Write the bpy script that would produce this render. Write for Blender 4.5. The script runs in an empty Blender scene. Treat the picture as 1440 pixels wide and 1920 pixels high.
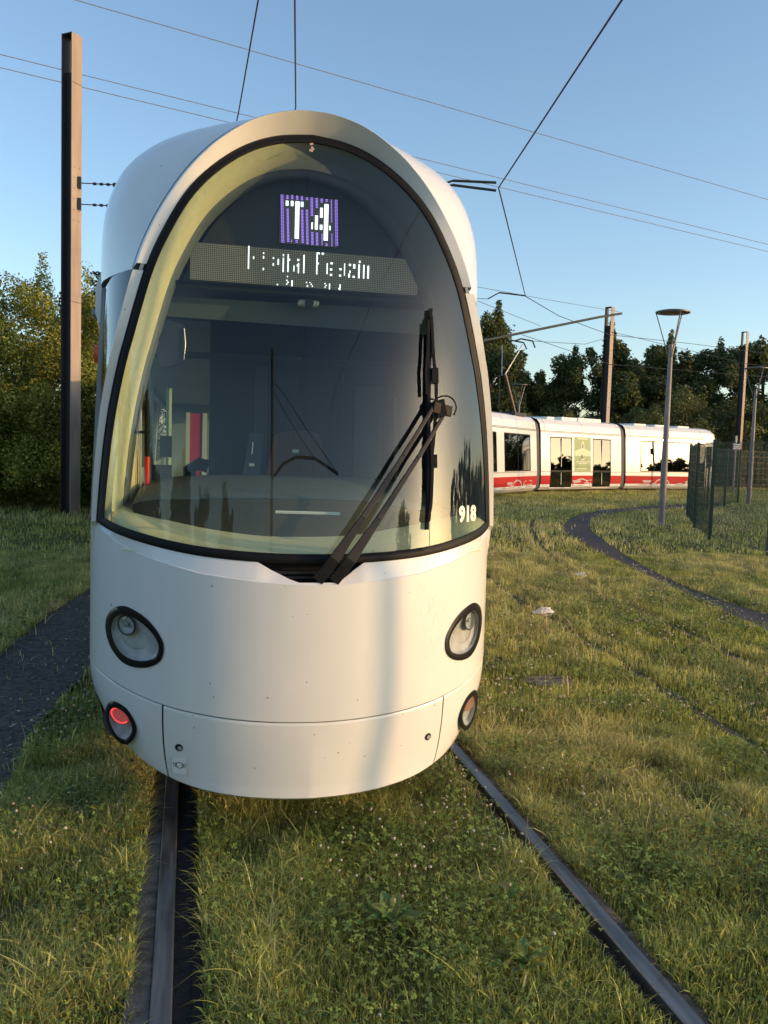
import bpy, math, random
import numpy as np
from mathutils import Vector, Matrix, Euler
random.seed(7); rng = np.random.default_rng(11)
S = bpy.context.scene; COL = S.collection
PI = math.pi

# ------------------------------------------------------------------ camera, sky, sun
FPX, YAW, PITCH, ROLL, CH = 1600.0, .2268, -.0745, .0310, 1.62
cam_d = bpy.data.cameras.new('camera'); cam = bpy.data.objects.new('camera', cam_d); COL.objects.link(cam)
fw = Vector((math.sin(YAW)*math.cos(PITCH), math.cos(YAW)*math.cos(PITCH), math.sin(PITCH)))
r0 = Vector((math.cos(YAW), -math.sin(YAW), 0)); u0 = r0.cross(fw)
rt = r0*math.cos(ROLL)+u0*math.sin(ROLL); up = u0*math.cos(ROLL)-r0*math.sin(ROLL)
cam.matrix_world = Matrix(((rt.x, up.x, -fw.x, 0), (rt.y, up.y, -fw.y, 0), (rt.z, up.z, -fw.z, CH), (0, 0, 0, 1)))
cam_d.sensor_fit = 'VERTICAL'; cam_d.sensor_height = 36; cam_d.sensor_width = 27; cam_d.lens = 36*FPX/1920
cam_d.clip_start = .05; cam_d.clip_end = 4000
S.camera = cam

SUN_AZ, SUN_EL = math.radians(66.5), math.radians(8.0)      # azimuth measured from -Y towards +X
sd = Vector((math.sin(SUN_AZ)*math.cos(SUN_EL), -math.cos(SUN_AZ)*math.cos(SUN_EL), math.sin(SUN_EL)))
W = bpy.data.worlds.new('World'); S.world = W; W.use_nodes = True
wn = W.node_tree; wn.nodes.clear()
sky = wn.nodes.new('ShaderNodeTexSky'); sky.sky_type = 'NISHITA'; sky.sun_disc = False
sky.sun_elevation = SUN_EL+math.radians(.5); sky.sun_rotation = math.atan2(sd.x, sd.y)
sky.altitude = 0; sky.air_density = .9; sky.dust_density = 1.3; sky.ozone_density = 1.75
bg = wn.nodes.new('ShaderNodeBackground'); bg.inputs[1].default_value = .15
wo = wn.nodes.new('ShaderNodeOutputWorld')
wn.links.new(sky.outputs[0], bg.inputs[0]); wn.links.new(bg.outputs[0], wo.inputs[0])
sl = bpy.data.lights.new('sun', 'SUN'); sl.energy = 2.2; sl.angle = math.radians(.55); sl.color = (.68, .40, .17)
so = bpy.data.objects.new('sun', sl); COL.objects.link(so)
so.rotation_euler = sd.to_track_quat('Z', 'Y').to_euler(); so.location = (30, -10, 20)
S.view_settings.view_transform = 'Standard'; S.view_settings.look = 'None'
S.view_settings.exposure = 1.2; S.view_settings.gamma = 1
S.cycles.max_bounces = 8; S.cycles.transparent_max_bounces = 16; S.cycles.glossy_bounces = 4
S.cycles.diffuse_bounces = 3; S.cycles.transmission_bounces = 4
S.cycles.caustics_reflective = False; S.cycles.caustics_refractive = False
S.cycles.use_denoising = True

# ------------------------------------------------------------------ helpers
def tag(o, label=None, cat=None, group=None, kind=None):
    if label: o['label'] = label
    if cat: o['category'] = cat
    if group: o['group'] = group
    if kind: o['kind'] = kind
    return o
def empty(name, loc=(0, 0, 0), rz=0, label=None, cat=None, group=None):
    o = bpy.data.objects.new(name, None); COL.objects.link(o); o.location = loc; o.rotation_euler = (0, 0, rz)
    o.empty_display_size = .1
    return tag(o, label, cat, group)
class MB:
    def __init__(s): s.v = []; s.f = []
    def add(s, v, f):
        n = len(s.v); s.v += [tuple(map(float, p)) for p in v]; s.f += [tuple(n+i for i in q) for q in f]; return s
    def box(s, x0, x1, y0, y1, z0, z1, M=None):
        v = [(x, y, z) for x in (x0, x1) for y in (y0, y1) for z in (z0, z1)]
        if M is not None: v = [M @ Vector(p) for p in v]
        return s.add(v, [(0, 1, 3, 2), (4, 6, 7, 5), (0, 4, 5, 1), (2, 3, 7, 6), (0, 2, 6, 4), (1, 5, 7, 3)])
    def tube(s, pts, r, n=8, cap=True):
        pts = [Vector(p) for p in pts]
        rs = r if isinstance(r, (list, tuple)) else [r]*len(pts)
        base = len(s.v); prev = None
        for i, p in enumerate(pts):
            t = (pts[min(i+1, len(pts)-1)]-pts[max(i-1, 0)]).normalized()
            if prev is None:
                a = Vector((0, 0, 1)) if abs(t.z) < .9 else Vector((1, 0, 0)); x = t.cross(a).normalized()
            else:
                x = (prev-t*prev.dot(t)).normalized()
            prev = x; y = t.cross(x)
            for k in range(n):
                a = 2*PI*k/n; q = p+x*math.cos(a)*rs[i]+y*math.sin(a)*rs[i]; s.v.append((q.x, q.y, q.z))
        for i in range(len(pts)-1):
            for k in range(n):
                a = base+i*n+k; b = base+i*n+(k+1) % n; s.f.append((a, b, b+n, a+n))
        if cap:
            s.f.append(tuple(base+k for k in range(n))[::-1]); s.f.append(tuple(base+(len(pts)-1)*n+k for k in range(n)))
        return s
    def beam(s, a, b, w, h, upv=(0, 0, 1)):
        a = Vector(a); b = Vector(b); t = (b-a).normalized(); x = t.cross(Vector(upv))
        if x.length < 1e-4: x = t.cross(Vector((1, 0, 0)))
        x.normalize(); y = x.cross(t)
        v = []
        for p in (a, b):
            for i, j in ((-1, -1), (1, -1), (1, 1), (-1, 1)): v.append(p+x*i*w/2+y*j*h/2)
        return s.add(v, [(3, 2, 1, 0), (4, 5, 6, 7), (0, 1, 5, 4), (1, 2, 6, 5), (2, 3, 7, 6), (3, 0, 4, 7)])
    def grid(s, rows, closed=False):
        n = len(rows[0]); base = len(s.v)
        for r in rows: s.v += [tuple(map(float, p)) for p in r]
        for i in range(len(rows)-1):
            for k in range(n if closed else n-1):
                a = base+i*n+k; b = base+i*n+(k+1) % n; s.f.append((a, b, b+n, a+n))
        return s
    def fan(s, c, ring, rows=1, fn=None):
        # polar grid from the centre to a closed ring; fn maps (x, z) to a point
        n = len(ring); base = len(s.v); s.v.append(tuple(fn(*c)))
        for k in range(1, rows+1):
            for p in ring:
                t = k/rows; s.v.append(tuple(fn(c[0]+(p[0]-c[0])*t, c[1]+(p[1]-c[1])*t)))
        for j in range(n): s.f.append((base, base+1+j, base+1+(j+1) % n))
        for k in range(rows-1):
            for j in range(n):
                a = base+1+k*n+j; b = base+1+k*n+(j+1) % n; s.f.append((a, a+n, b+n, b))
        return s
    def prism(s, ring, y0, y1):
        # ring of (x, z), extruded along y
        n = len(ring); base = len(s.v)
        s.v += [(p[0], y0, p[1]) for p in ring]+[(p[0], y1, p[1]) for p in ring]
        s.f.append(tuple(base+i for i in range(n))); s.f.append(tuple(base+n+i for i in range(n))[::-1])
        for i in range(n): s.f.append((base+i, base+n+i, base+n+(i+1) % n, base+(i+1) % n))
        return s
    def build(s, name, mat, parent=None, smooth=True, angle=35, loc=None, rz=None, bevel=0):
        me = bpy.data.meshes.new(name); me.from_pydata(s.v, [], s.f); me.validate(); me.materials.append(mat)
        o = bpy.data.objects.new(name, me); COL.objects.link(o)
        if parent is not None: o.parent = parent
        if loc is not None: o.location = loc
        if rz is not None: o.rotation_euler = (0, 0, rz)
        if bevel:
            m = o.modifiers.new('bevel', 'BEVEL'); m.width = bevel; m.segments = 2; m.limit_method = 'ANGLE'; m.angle_limit = math.radians(40)
        if smooth:
            me.shade_smooth()
            if angle < 180:
                try: me.set_sharp_from_angle(angle=math.radians(angle))
                except Exception: pass
        return o
def crom(P, n=6):
    P = [np.array(p, float) for p in P]; out = []
    for i in range(len(P)-1):
        a = P[max(i-1, 0)]; b = P[i]; c = P[i+1]; d = P[min(i+2, len(P)-1)]
        for k in range(n):
            t = k/n; out.append(.5*((2*b)+(-a+c)*t+(2*a-5*b+4*c-d)*t*t+(-a+3*b-3*c+d)*t**3))
    out.append(P[-1]); return out
def cromc(P, n=6):
    m = len(P); P = [np.array(p, float) for p in P]; out = []
    for i in range(m):
        a, b, c, d = P[i-1], P[i], P[(i+1) % m], P[(i+2) % m]
        for k in range(n):
            t = k/n; out.append(.5*((2*b)+(-a+c)*t+(2*a-5*b+4*c-d)*t*t+(-a+3*b-3*c+d)*t**3))
    return out
def resample(P, n, closed=False):
    P = np.array(P, float)
    if closed: P = np.vstack([P, P[:1]])
    s = np.r_[0, np.cumsum(np.linalg.norm(np.diff(P, axis=0), axis=1))]
    t = np.linspace(0, s[-1], n+1 if closed else n)
    if closed: t = t[:-1]
    return np.stack([np.interp(t, s, P[:, i]) for i in range(P.shape[1])], 1)
def inside(poly, x, y):
    c = False; n = len(poly)
    for i in range(n):
        x1, y1 = poly[i]; x2, y2 = poly[(i+1) % n]
        if (y1 > y) != (y2 > y) and x < (x2-x1)*(y-y1)/(y2-y1)+x1: c = not c
    return c
def inside_np(poly, X, Y):
    c = np.zeros(X.shape, bool); n = len(poly)
    for i in range(n):
        x1, y1 = poly[i]; x2, y2 = poly[(i+1) % n]
        if y1 == y2: continue
        m = ((y1 > Y) != (y2 > Y)) & (X < (x2-x1)*(Y-y1)/(y2-y1)+x1); c ^= m
    return c

# ------------------------------------------------------------------ materials
def nodes(m): return m.node_tree.nodes, m.node_tree.links
def principled(name, col, rough=.5, metal=0, coat=0, spec=.5, emit=None, estr=0):
    m = bpy.data.materials.new(name); m.use_nodes = True; b = m.node_tree.nodes['Principled BSDF']
    b.inputs['Base Color'].default_value = (*col, 1); b.inputs['Roughness'].default_value = rough
    b.inputs['Metallic'].default_value = metal; b.inputs['Coat Weight'].default_value = coat
    b.inputs['Coat Roughness'].default_value = .08
    b.inputs['Specular IOR Level'].default_value = spec
    if emit: b.inputs['Emission Color'].default_value = (*emit, 1); b.inputs['Emission Strength'].default_value = estr
    return m
def varied(name, c1, c2, scale=5, rough=(.5, .7), metal=0, coat=0, bump=0, bscale=None, detail=6, stretch=(1, 1, 1), spec=.5, lo=.35, hi=.65):
    m = principled(name, c1, rough[0], metal, coat, spec); N, L = nodes(m); b = N['Principled BSDF']
    tc = N.new('ShaderNodeTexCoord'); mp = N.new('ShaderNodeMapping'); mp.inputs['Scale'].default_value = stretch
    L.new(tc.outputs['Object'], mp.inputs[0])
    no = N.new('ShaderNodeTexNoise'); no.inputs['Scale'].default_value = scale; no.inputs['Detail'].default_value = detail
    L.new(mp.outputs[0], no.inputs['Vector'])
    cr = N.new('ShaderNodeValToRGB'); cr.color_ramp.elements[0].position = lo; cr.color_ramp.elements[1].position = hi
    cr.color_ramp.elements[0].color = (*c1, 1); cr.color_ramp.elements[1].color = (*c2, 1)
    L.new(no.outputs['Fac'], cr.inputs[0]); L.new(cr.outputs[0], b.inputs['Base Color'])
    mr = N.new('ShaderNodeMapRange'); mr.inputs['To Min'].default_value = rough[0]; mr.inputs['To Max'].default_value = rough[1]
    L.new(no.outputs['Fac'], mr.inputs[0]); L.new(mr.outputs[0], b.inputs['Roughness'])
    if bump:
        n2 = N.new('ShaderNodeTexNoise'); n2.inputs['Scale'].default_value = bscale or scale*6; n2.inputs['Detail'].default_value = 8
        L.new(mp.outputs[0], n2.inputs['Vector'])
        bp = N.new('ShaderNodeBump'); bp.inputs['Strength'].default_value = bump; bp.inputs['Distance'].default_value = .02
        L.new(n2.outputs['Fac'], bp.inputs['Height']); L.new(bp.outputs[0], b.inputs['Normal'])
    return m
def paint_mat(name, base):
    # glossy paint with faint streaks of grime, small insect specks and fine waviness
    m = principled(name, base, .32, 0, .6); N, L = nodes(m); b = N['Principled BSDF']
    tc = N.new('ShaderNodeTexCoord')
    mp = N.new('ShaderNodeMapping'); mp.inputs['Scale'].default_value = (4, 4, 1.6); L.new(tc.outputs['Object'], mp.inputs[0])
    n1 = N.new('ShaderNodeTexNoise'); n1.inputs['Scale'].default_value = 2.5; n1.inputs['Detail'].default_value = 7; L.new(mp.outputs[0], n1.inputs['Vector'])
    r1 = N.new('ShaderNodeMapRange'); r1.inputs['From Min'].default_value = .35; r1.inputs['From Max'].default_value = .75
    r1.inputs['To Min'].default_value = 1; r1.inputs['To Max'].default_value = .95; L.new(n1.outputs['Fac'], r1.inputs[0])
    v = N.new('ShaderNodeTexVoronoi'); v.inputs['Scale'].default_value = 17; v.inputs['Randomness'].default_value = 1; L.new(tc.outputs['Object'], v.inputs['Vector'])
    n3 = N.new('ShaderNodeTexNoise'); n3.inputs['Scale'].default_value = 7; L.new(tc.outputs['Object'], n3.inputs['Vector'])
    r2 = N.new('ShaderNodeMapRange'); r2.inputs['From Min'].default_value = .37; r2.inputs['From Max'].default_value = .75
    r2.inputs['To Min'].default_value = .0; r2.inputs['To Max'].default_value = .115; L.new(n3.outputs['Fac'], r2.inputs[0])
    lt = N.new('ShaderNodeMath'); lt.operation = 'LESS_THAN'; L.new(v.outputs['Distance'], lt.inputs[0]); L.new(r2.outputs[0], lt.inputs[1])
    mul = N.new('ShaderNodeMix'); mul.data_type = 'RGBA'; mul.blend_type = 'MULTIPLY'; mul.inputs[0].default_value = 1
    mul.inputs[6].default_value = (*base, 1); L.new(r1.outputs[0], mul.inputs[7])
    mx = N.new('ShaderNodeMix'); mx.data_type = 'RGBA'; mx.inputs[7].default_value = (.16, .12, .07, 1)
    sc = N.new('ShaderNodeMath'); sc.operation = 'MULTIPLY'; sc.inputs[1].default_value = .75; L.new(lt.outputs[0], sc.inputs[0])
    L.new(sc.outputs[0], mx.inputs[0]); L.new(mul.outputs[2], mx.inputs[6]); L.new(mx.outputs[2], b.inputs['Base Color'])
    n4 = N.new('ShaderNodeTexNoise'); n4.inputs['Scale'].default_value = 3; n4.inputs['Detail'].default_value = 2; L.new(tc.outputs['Object'], n4.inputs['Vector'])
    bp = N.new('ShaderNodeBump'); bp.inputs['Strength'].default_value = .12; bp.inputs['Distance'].default_value = .02
    L.new(n4.outputs['Fac'], bp.inputs['Height']); L.new(bp.outputs[0], b.inputs['Coat Normal']); 
    r3 = N.new('ShaderNodeMapRange'); r3.inputs['To Min'].default_value = .28; r3.inputs['To Max'].default_value = .38
    L.new(n1.outputs['Fac'], r3.inputs[0]); L.new(r3.outputs[0], b.inputs['Roughness'])
    return m
def glass_mat(name, tint, ior=1.55, rough=0.0, dust=0.0, gl=(1, 1, 1)):
    m = bpy.data.materials.new(name); m.use_nodes = True; N, L = nodes(m); N.clear()
    out = N.new('ShaderNodeOutputMaterial'); tr = N.new('ShaderNodeBsdfTransparent'); tr.inputs[0].default_value = (*tint, 1)
    g = N.new('ShaderNodeBsdfGlossy'); g.inputs['Roughness'].default_value = rough; g.inputs[0].default_value = (*gl, 1)
    fr = N.new('ShaderNodeFresnel'); ge = N.new('ShaderNodeNewGeometry'); mi_ = N.new('ShaderNodeMapRange')
    mi_.inputs['To Min'].default_value = ior; mi_.inputs['To Max'].default_value = 1/ior     # same reflectance from both sides of a thin pane
    L.new(ge.outputs['Backfacing'], mi_.inputs[0]); L.new(mi_.outputs[0], fr.inputs[0])
    mx = N.new('ShaderNodeMixShader'); L.new(fr.outputs[0], mx.inputs[0]); L.new(tr.outputs[0], mx.inputs[1]); L.new(g.outputs[0], mx.inputs[2])
    last = mx
    if dust:
        df = N.new('ShaderNodeBsdfDiffuse'); df.inputs[0].default_value = (.75, .72, .62, 1)
        tc = N.new('ShaderNodeTexCoord'); no = N.new('ShaderNodeTexNoise'); no.inputs['Scale'].default_value = 4; no.inputs['Detail'].default_value = 8
        L.new(tc.outputs['Object'], no.inputs['Vector'])
        v = N.new('ShaderNodeTexVoronoi'); v.inputs['Scale'].default_value = 16; L.new(tc.outputs['Object'], v.inputs['Vector'])
        r2 = N.new('ShaderNodeMapRange'); r2.inputs['From Min'].default_value = .5; r2.inputs['From Max'].default_value = .8; r2.inputs['To Max'].default_value = .075
        L.new(no.outputs['Fac'], r2.inputs[0])
        lt = N.new('ShaderNodeMath'); lt.operation = 'LESS_THAN'; L.new(v.outputs['Distance'], lt.inputs[0]); L.new(r2.outputs[0], lt.inputs[1])
        sp = N.new('ShaderNodeMath'); sp.operation = 'MULTIPLY_ADD'; sp.inputs[1].default_value = .35; L.new(lt.outputs[0], sp.inputs[0])
        dr = N.new('ShaderNodeMapRange'); dr.inputs['From Min'].default_value = .3; dr.inputs['From Max'].default_value = .8
        dr.inputs['To Min'].default_value = dust*.4; dr.inputs['To Max'].default_value = dust*1.6; L.new(no.outputs['Fac'], dr.inputs[0]); L.new(dr.outputs[0], sp.inputs[2])
        m2 = N.new('ShaderNodeMixShader'); L.new(sp.outputs[0], m2.inputs[0]); L.new(mx.outputs[0], m2.inputs[1]); L.new(df.outputs[0], m2.inputs[2]); last = m2
    L.new(last.outputs[0], out.inputs[0]); return m
def leaf_mat(name, trans=.35, rough=.5, spec=.3):
    m = bpy.data.materials.new(name); m.use_nodes = True; N, L = nodes(m); b = N['Principled BSDF']; out = N['Material Output']
    at = N.new('ShaderNodeAttribute'); at.attribute_name = 'Col'; L.new(at.outputs['Color'], b.inputs['Base Color'])
    b.inputs['Roughness'].default_value = rough; b.inputs['Specular IOR Level'].default_value = spec
    t = N.new('ShaderNodeBsdfTranslucent'); L.new(at.outputs['Color'], t.inputs[0])
    mx = N.new('ShaderNodeMixShader'); mx.inputs[0].default_value = trans
    L.new(b.outputs[0], mx.inputs[1]); L.new(t.outputs[0], mx.inputs[2]); L.new(mx.outputs[0], out.inputs[0]); return m
M = {}
M['paint'] = paint_mat('white_paint', (.78, .78, .755))
M['paint2'] = paint_mat('white_trim_paint', (.74, .73, .69))
M['glass'] = glass_mat('windscreen_glass', (.76, .84, .81), 1.52, 0.0, .003)
M['sideglass'] = glass_mat('dark_side_glass', (.10, .12, .12), 1.45)
M['saloonglass'] = glass_mat('saloon_glass', (.42, .55, .50), 1.5)
M['lens'] = glass_mat('lamp_lens', (.93, .95, .95), 1.45, 0, .02)
M['black'] = principled('black_rubber', (.006, .006, .007), .6, spec=.22)
M['blackgloss'] = principled('black_enamel', (.006, .006, .007), .38, 0, .0, .3)
M['wiper'] = varied('wiper_metal', (.012, .011, .013), (.022, .019, .02), 20, (.4, .55), spec=.35)
M['dark'] = principled('dark_cabin', (.018, .024, .04), .6)
M['darkpanel'] = varied('display_panel', (.020, .022, .025), (.028, .03, .034), 3, (.45, .6))
M['lining'] = varied('cream_lining', (.74, .70, .43), (.68, .64, .38), 30, (.55, .7), bump=.1, bscale=120)
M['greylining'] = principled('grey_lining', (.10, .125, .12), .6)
M['dash'] = varied('dash_plastic', (.10, .12, .115), (.12, .14, .135), 40, (.5, .65), bump=.15, bscale=250)
M['dashdark'] = varied('dash_dark', (.035, .035, .03), (.045, .045, .038), 40, (.5, .65), bump=.15, bscale=250)
M['cabinblue'] = varied('cabin_wall', (.014, .028, .055), (.018, .034, .064), 2, (.35, .5))
M['seat'] = varied('seat_cloth', (.125, .08, .068), (.15, .095, .08), 60, (.8, .9))
M['red'] = principled('red_plastic', (.62, .03, .03), .4)
M['magenta'] = principled('magenta_panel', (.62, .03, .09), .5)
M['white'] = principled('white_plastic', (.75, .76, .72), .5)
M['orange'] = principled('orange_marker', (.75, .13, .03), .3)
M['chrome'] = varied('reflector_metal', (.66, .67, .66), (.46, .47, .46), 14, (.22, .4), metal=.2)
M['ledoff'] = principled('led_unlit', (.34, .24, .21), .4)
M['leddot'] = principled('led_dot', (.42, .14, .10), .4)
M['steel'] = varied('galvanised_steel', (.30, .31, .33), (.42, .43, .45), 5, (.45, .62), metal=.35)
M['railtop'] = varied('rail_steel', (.12, .115, .115), (.24, .235, .235), 2.5, (.34, .58), metal=.75, stretch=(14, 1, 14), detail=9)
M['railrust'] = varied('rail_rust', (.035, .025, .02), (.08, .055, .04), 12, (.8, .95))
M['grime'] = varied('dark_groove', (.008, .008, .009), (.03, .027, .025), 30, (.85, .95), bump=.6, bscale=120)
M['concrete'] = varied('trackbed_dirt', (.07, .058, .05), (.20, .165, .135), 18, (.9, .97), bump=.8, bscale=90)
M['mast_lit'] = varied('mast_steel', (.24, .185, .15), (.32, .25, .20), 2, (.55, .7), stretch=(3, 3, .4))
M['mast_dark'] = principled('mast_shaded', (.035, .03, .03), .7)
M['green'] = principled('fence_green', (.018, .045, .032), .45)
M['boom'] = principled('boom_green', (.018, .032, .032), .6)
M['wire'] = principled('wire', (.025, .025, .03), .5)
M['thinwire'] = principled('far_wire', (.16, .18, .22), .5)
M['lamp_grey'] = varied('lamp_post_paint', (.17, .155, .17), (.22, .20, .21), 3, (.45, .6))
M['lamp_disc'] = principled('lamp_disc', (.10, .10, .085), .5)
M['bark'] = varied('bark', (.06, .045, .03), (.12, .09, .065), 14, (.85, .95), bump=.5)
M['leaf'] = leaf_mat('foliage', .35)
M['grass'] = leaf_mat('grass_blades', .5, .45, .4)
M['flower'] = leaf_mat('clover_heads', .25, .7, .2)

# ------------------------------------------------------------------ near tram: shape functions (w across, y into the tram, z up)
def yb(z): return (.03 if z < .65 else .006)*((z-.65)/.5)**2
AW, BD = .94, .80
def front(w, z):
    q = min(abs(w)/AW, .9999); return yb(z)+BD*(1-math.sqrt(1-q*q))
ZG = [1.0, 1.28, 1.6, 2.0, 2.36, 2.7, 3.0, 3.2]; YC = [.02, .055, .095, .155, .245, .37, .52, .62]; BG = [.72, .71, .70, .67, .60, .46, .33, .28]
def glass(w, z):
    q = min(abs(w)/AW, .9999); return float(np.interp(z, ZG, YC)+np.interp(z, ZG, BG)*(1-math.sqrt(1-q*q)))
# smooth the profile tables (piecewise linear would facet the glass)
_z = np.linspace(.9, 3.3, 481); _yc = np.interp(_z, ZG, YC); _bg = np.interp(_z, ZG, BG)
_k = np.hanning(101); _k /= _k.sum()
_yc2 = np.convolve(np.pad(_yc, 50, 'reflect', reflect_type='odd'), _k, 'valid'); _bg2 = np.convolve(np.pad(_bg, 50, 'reflect', reflect_type='odd'), _k, 'valid')
def glass(w, z):
    q = min(abs(w)/AW, .9999); return float(np.interp(z, _z, _yc2)+np.interp(z, _z, _bg2)*(1-math.sqrt(1-q*q)))

tram = empty('tram', (.5, 3.3, 0), -.012, 'large white tram filling the foreground with fleet number 918 and T4 display', 'tram')
top_half = [(.888, 1.269), (.873, 1.47), (.845, 1.71), (.800, 1.94), (.768, 2.06), (.735, 2.185), (.690, 2.34), (.635, 2.475), (.54, 2.65), (.43, 2.78), (.295, 2.885), (.155, 2.945), (0, 2.968)]
bot_half = [(0, 1.155), (.15, 1.156), (.32, 1.163), (.48, 1.176), (.64, 1.2), (.80, 1.235), (.888, 1.269)]
def smooth_half(): return crom(bot_half, 8), crom(top_half, 8)
bh, th = smooth_half()
ringR = [tuple(p) for p in bh[:-1]]+[tuple(p) for p in th]           # right side from bottom centre up to top centre
ring = resample(ringR+[(-p[0], p[1]) for p in ringR[::-1][1:-1]], 220, True)
def offset_ring(R, d):
    R = np.array(R); n = len(R); t = np.roll(R, -1, 0)-np.roll(R, 1, 0); t /= np.linalg.norm(t, axis=1)[:, None]
    nrm = np.stack([t[:, 1], -t[:, 0]], 1); return R-nrm*d            # ring runs counter-clockwise seen from the front: +d goes inwards
ctr = (0, 1.9)
G = lambda w, z, d=0: (w, glass(w, z)+d, z)
glass_ring = offset_ring(ring, .012)
MB().fan(ctr, glass_ring, 40, lambda w, z: G(w, z, .002)).build('windscreen', M['glass'], tram, angle=180)
r1, r2, r3 = ring, offset_ring(ring, .018), offset_ring(ring, .036)
seal_o = MB().grid([[G(w, z, .03) for w, z in r1], [G(w, z, -.004) for w, z in r1], [G(w, z, -.012) for w, z in r2], [G(w, z, -.002) for w, z in r3], [G(w, z, .03) for w, z in r3]], True).build('windscreen_seal', M['black'], tram, angle=60)

# crease where the bonnet folds up to the windscreen, and the notch for the wipers
cz = lambda w: float(np.interp(abs(w), [0, .1, .22, .44, .566, .67, .74, .80, .857, .888, .97], [1.073, 1.075, 1.082, 1.104, 1.130, 1.155, 1.176, 1.203, 1.232, 1.26, 1.28]))
sz = lambda w: .520+.030*(abs(w)/.6)**2+.09*max(0, abs(w)/.97-.55)**1.5+0.035*(abs(w)/.97)**3   # seam between bonnet and bumper
bz = lambda w: .203+.125*(abs(w)/.83)**3
def shell_pt(th_, z, out=0):
    w = AW*math.sin(th_); return (w*(1+out/AW), yb(z)+BD*(1-math.cos(th_))-out*math.cos(th_), z)
HLo = [(.757, .938), (.700, .925), (.650, .895), (.608, .848), (.588, .80), (.598, .745), (.640, .710), (.700, .694), (.760, .702), (.812, .748), (.838, .812), (.834, .870), (.806, .915)]
HLi = [(.759, .905), (.705, .895), (.655, .865), (.622, .83), (.609, .795), (.622, .752), (.668, .727), (.73, .724), (.778, .748), (.806, .795), (.81, .84), (.795, .88)]
FLo = [(.785, .520), (.822, .503), (.838, .455), (.826, .405), (.792, .360), (.752, .348), (.722, .367), (.700, .412), (.704, .455), (.737, .503)]
def by_angle(P, c, n=72):      # same directions for the inner and the outer outline
    P = np.array(cromc(P, 10))-np.array(c); a = np.arctan2(P[:, 1], P[:, 0]); o = np.argsort(a); a = a[o]; r = np.hypot(P[:, 0], P[:, 1])[o]
    t = np.linspace(-PI, PI, n+1)[:-1]; rr_ = np.interp(t, np.r_[a-2*PI, a, a+2*PI], np.r_[r, r, r]); return np.stack([c[0]+rr_*np.cos(t), c[1]+rr_*np.sin(t)], 1)
HLo = by_angle(HLo, (.715, .81)); HLi = by_angle(HLi, (.715, .81)); FLo = by_angle(FLo, (.77, .435))
FLi = (FLo-[.77, .435])*.74+[.77, .432]
HLm = (HLo+HLi)/2; FLm = (FLo+FLi)/2
TH = 1.545; NT = 200
ths = [-TH+2*TH*i/NT for i in range(NT+1)]
rows = []
for k in range(61):
    t = k/60; row = []
    for th_ in ths:
        w = AW*math.sin(th_); z0 = sz(w)+.004; z1 = cz(w); z = z0+(z1-z0)*t; row.append(shell_pt(th_, z))
    rows.append(row)
# rolled lower lip
lip = [[(p[0]*.995, p[1]+.016, p[2]-.003) for p in rows[0]]]
mb = MB().grid(lip+rows)
def punch(mb, polys):
    keep = []
    for f in mb.f:
        x = sum(mb.v[i][0] for i in f)/len(f); z = sum(mb.v[i][2] for i in f)/len(f)
        if not any(inside(p, abs(x), z) for p in polys): keep.append(f)
    mb.f = keep; return mb
punch(mb, [HLm]).build('bonnet', M['paint'], tram, angle=50)
# ledge between crease and windscreen seal, opened in the middle for the wipers
N_W = [-AW, -.905]+list(np.linspace(-.888, -.24, 40))+[-.228, -.205, -.178, -.155, -.13, -.104, -.085, -.068, -.03, 0, .03, .06, .089, .105, .120, .135, .155, .175, .196, .21]+list(np.linspace(.24, .888, 40))+[.905, AW]
def inner_z(w):
    a = abs(w)
    zz = float(np.interp(a, [p[0] for p in bh], [p[1] for p in bh])) if a < .888 else 1.269+(a-.888)*.3
    nz = float(np.interp(w, [-.9, -.228, -.178, -.104, -.068, .089, .135, .196, .9], [2, 1.157, 1.128, 1.094, 1.082, 1.082, 1.112, 1.156, 2]))
    return min(zz, nz)
rowa, rowb, rowc, rowd = [], [], [], []
for w in N_W:
    a = min(abs(w), AW); th_ = math.asin(min(a/AW, 1))*(1 if w > 0 else -1)
    z0 = cz(w); p0 = shell_pt(th_, z0); z1 = max(inner_z(w), z0+.004)
    f = (z1-z0)/.08
    y1 = p0[1]+min(.075, .8*(z1-z0)); 
    y1 = min(y1, glass(w, max(z1, 1.16))+.0) if z1 > z0+.03 else y1
    rowa.append(p0); rowb.append((p0[0], p0[1]+.004, z0+.003)); rowc.append((p0[0]*.999, y1, z1)); rowd.append((p0[0]*.998, y1+.03, z1-.004))
MB().grid([rowa, rowb, rowc, rowd]).build('bonnet_ledge', M['paint'], tram, angle=22)
# dark well behind the notch
MB().box(-.24, .22, .115, .125, .98, 1.16).box(-.24, .22, .07, .115, 1.02, 1.03).build('wiper_well', M['black'], tram, smooth=False)
MB().beam((-.24, .075, 1.115), (.2, .075, 1.115), .02, .012).beam((-.22, .07, 1.095), (.2, .07, 1.095), .012, .008).build('wiper_linkage', M['wiper'], tram, smooth=False)

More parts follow.
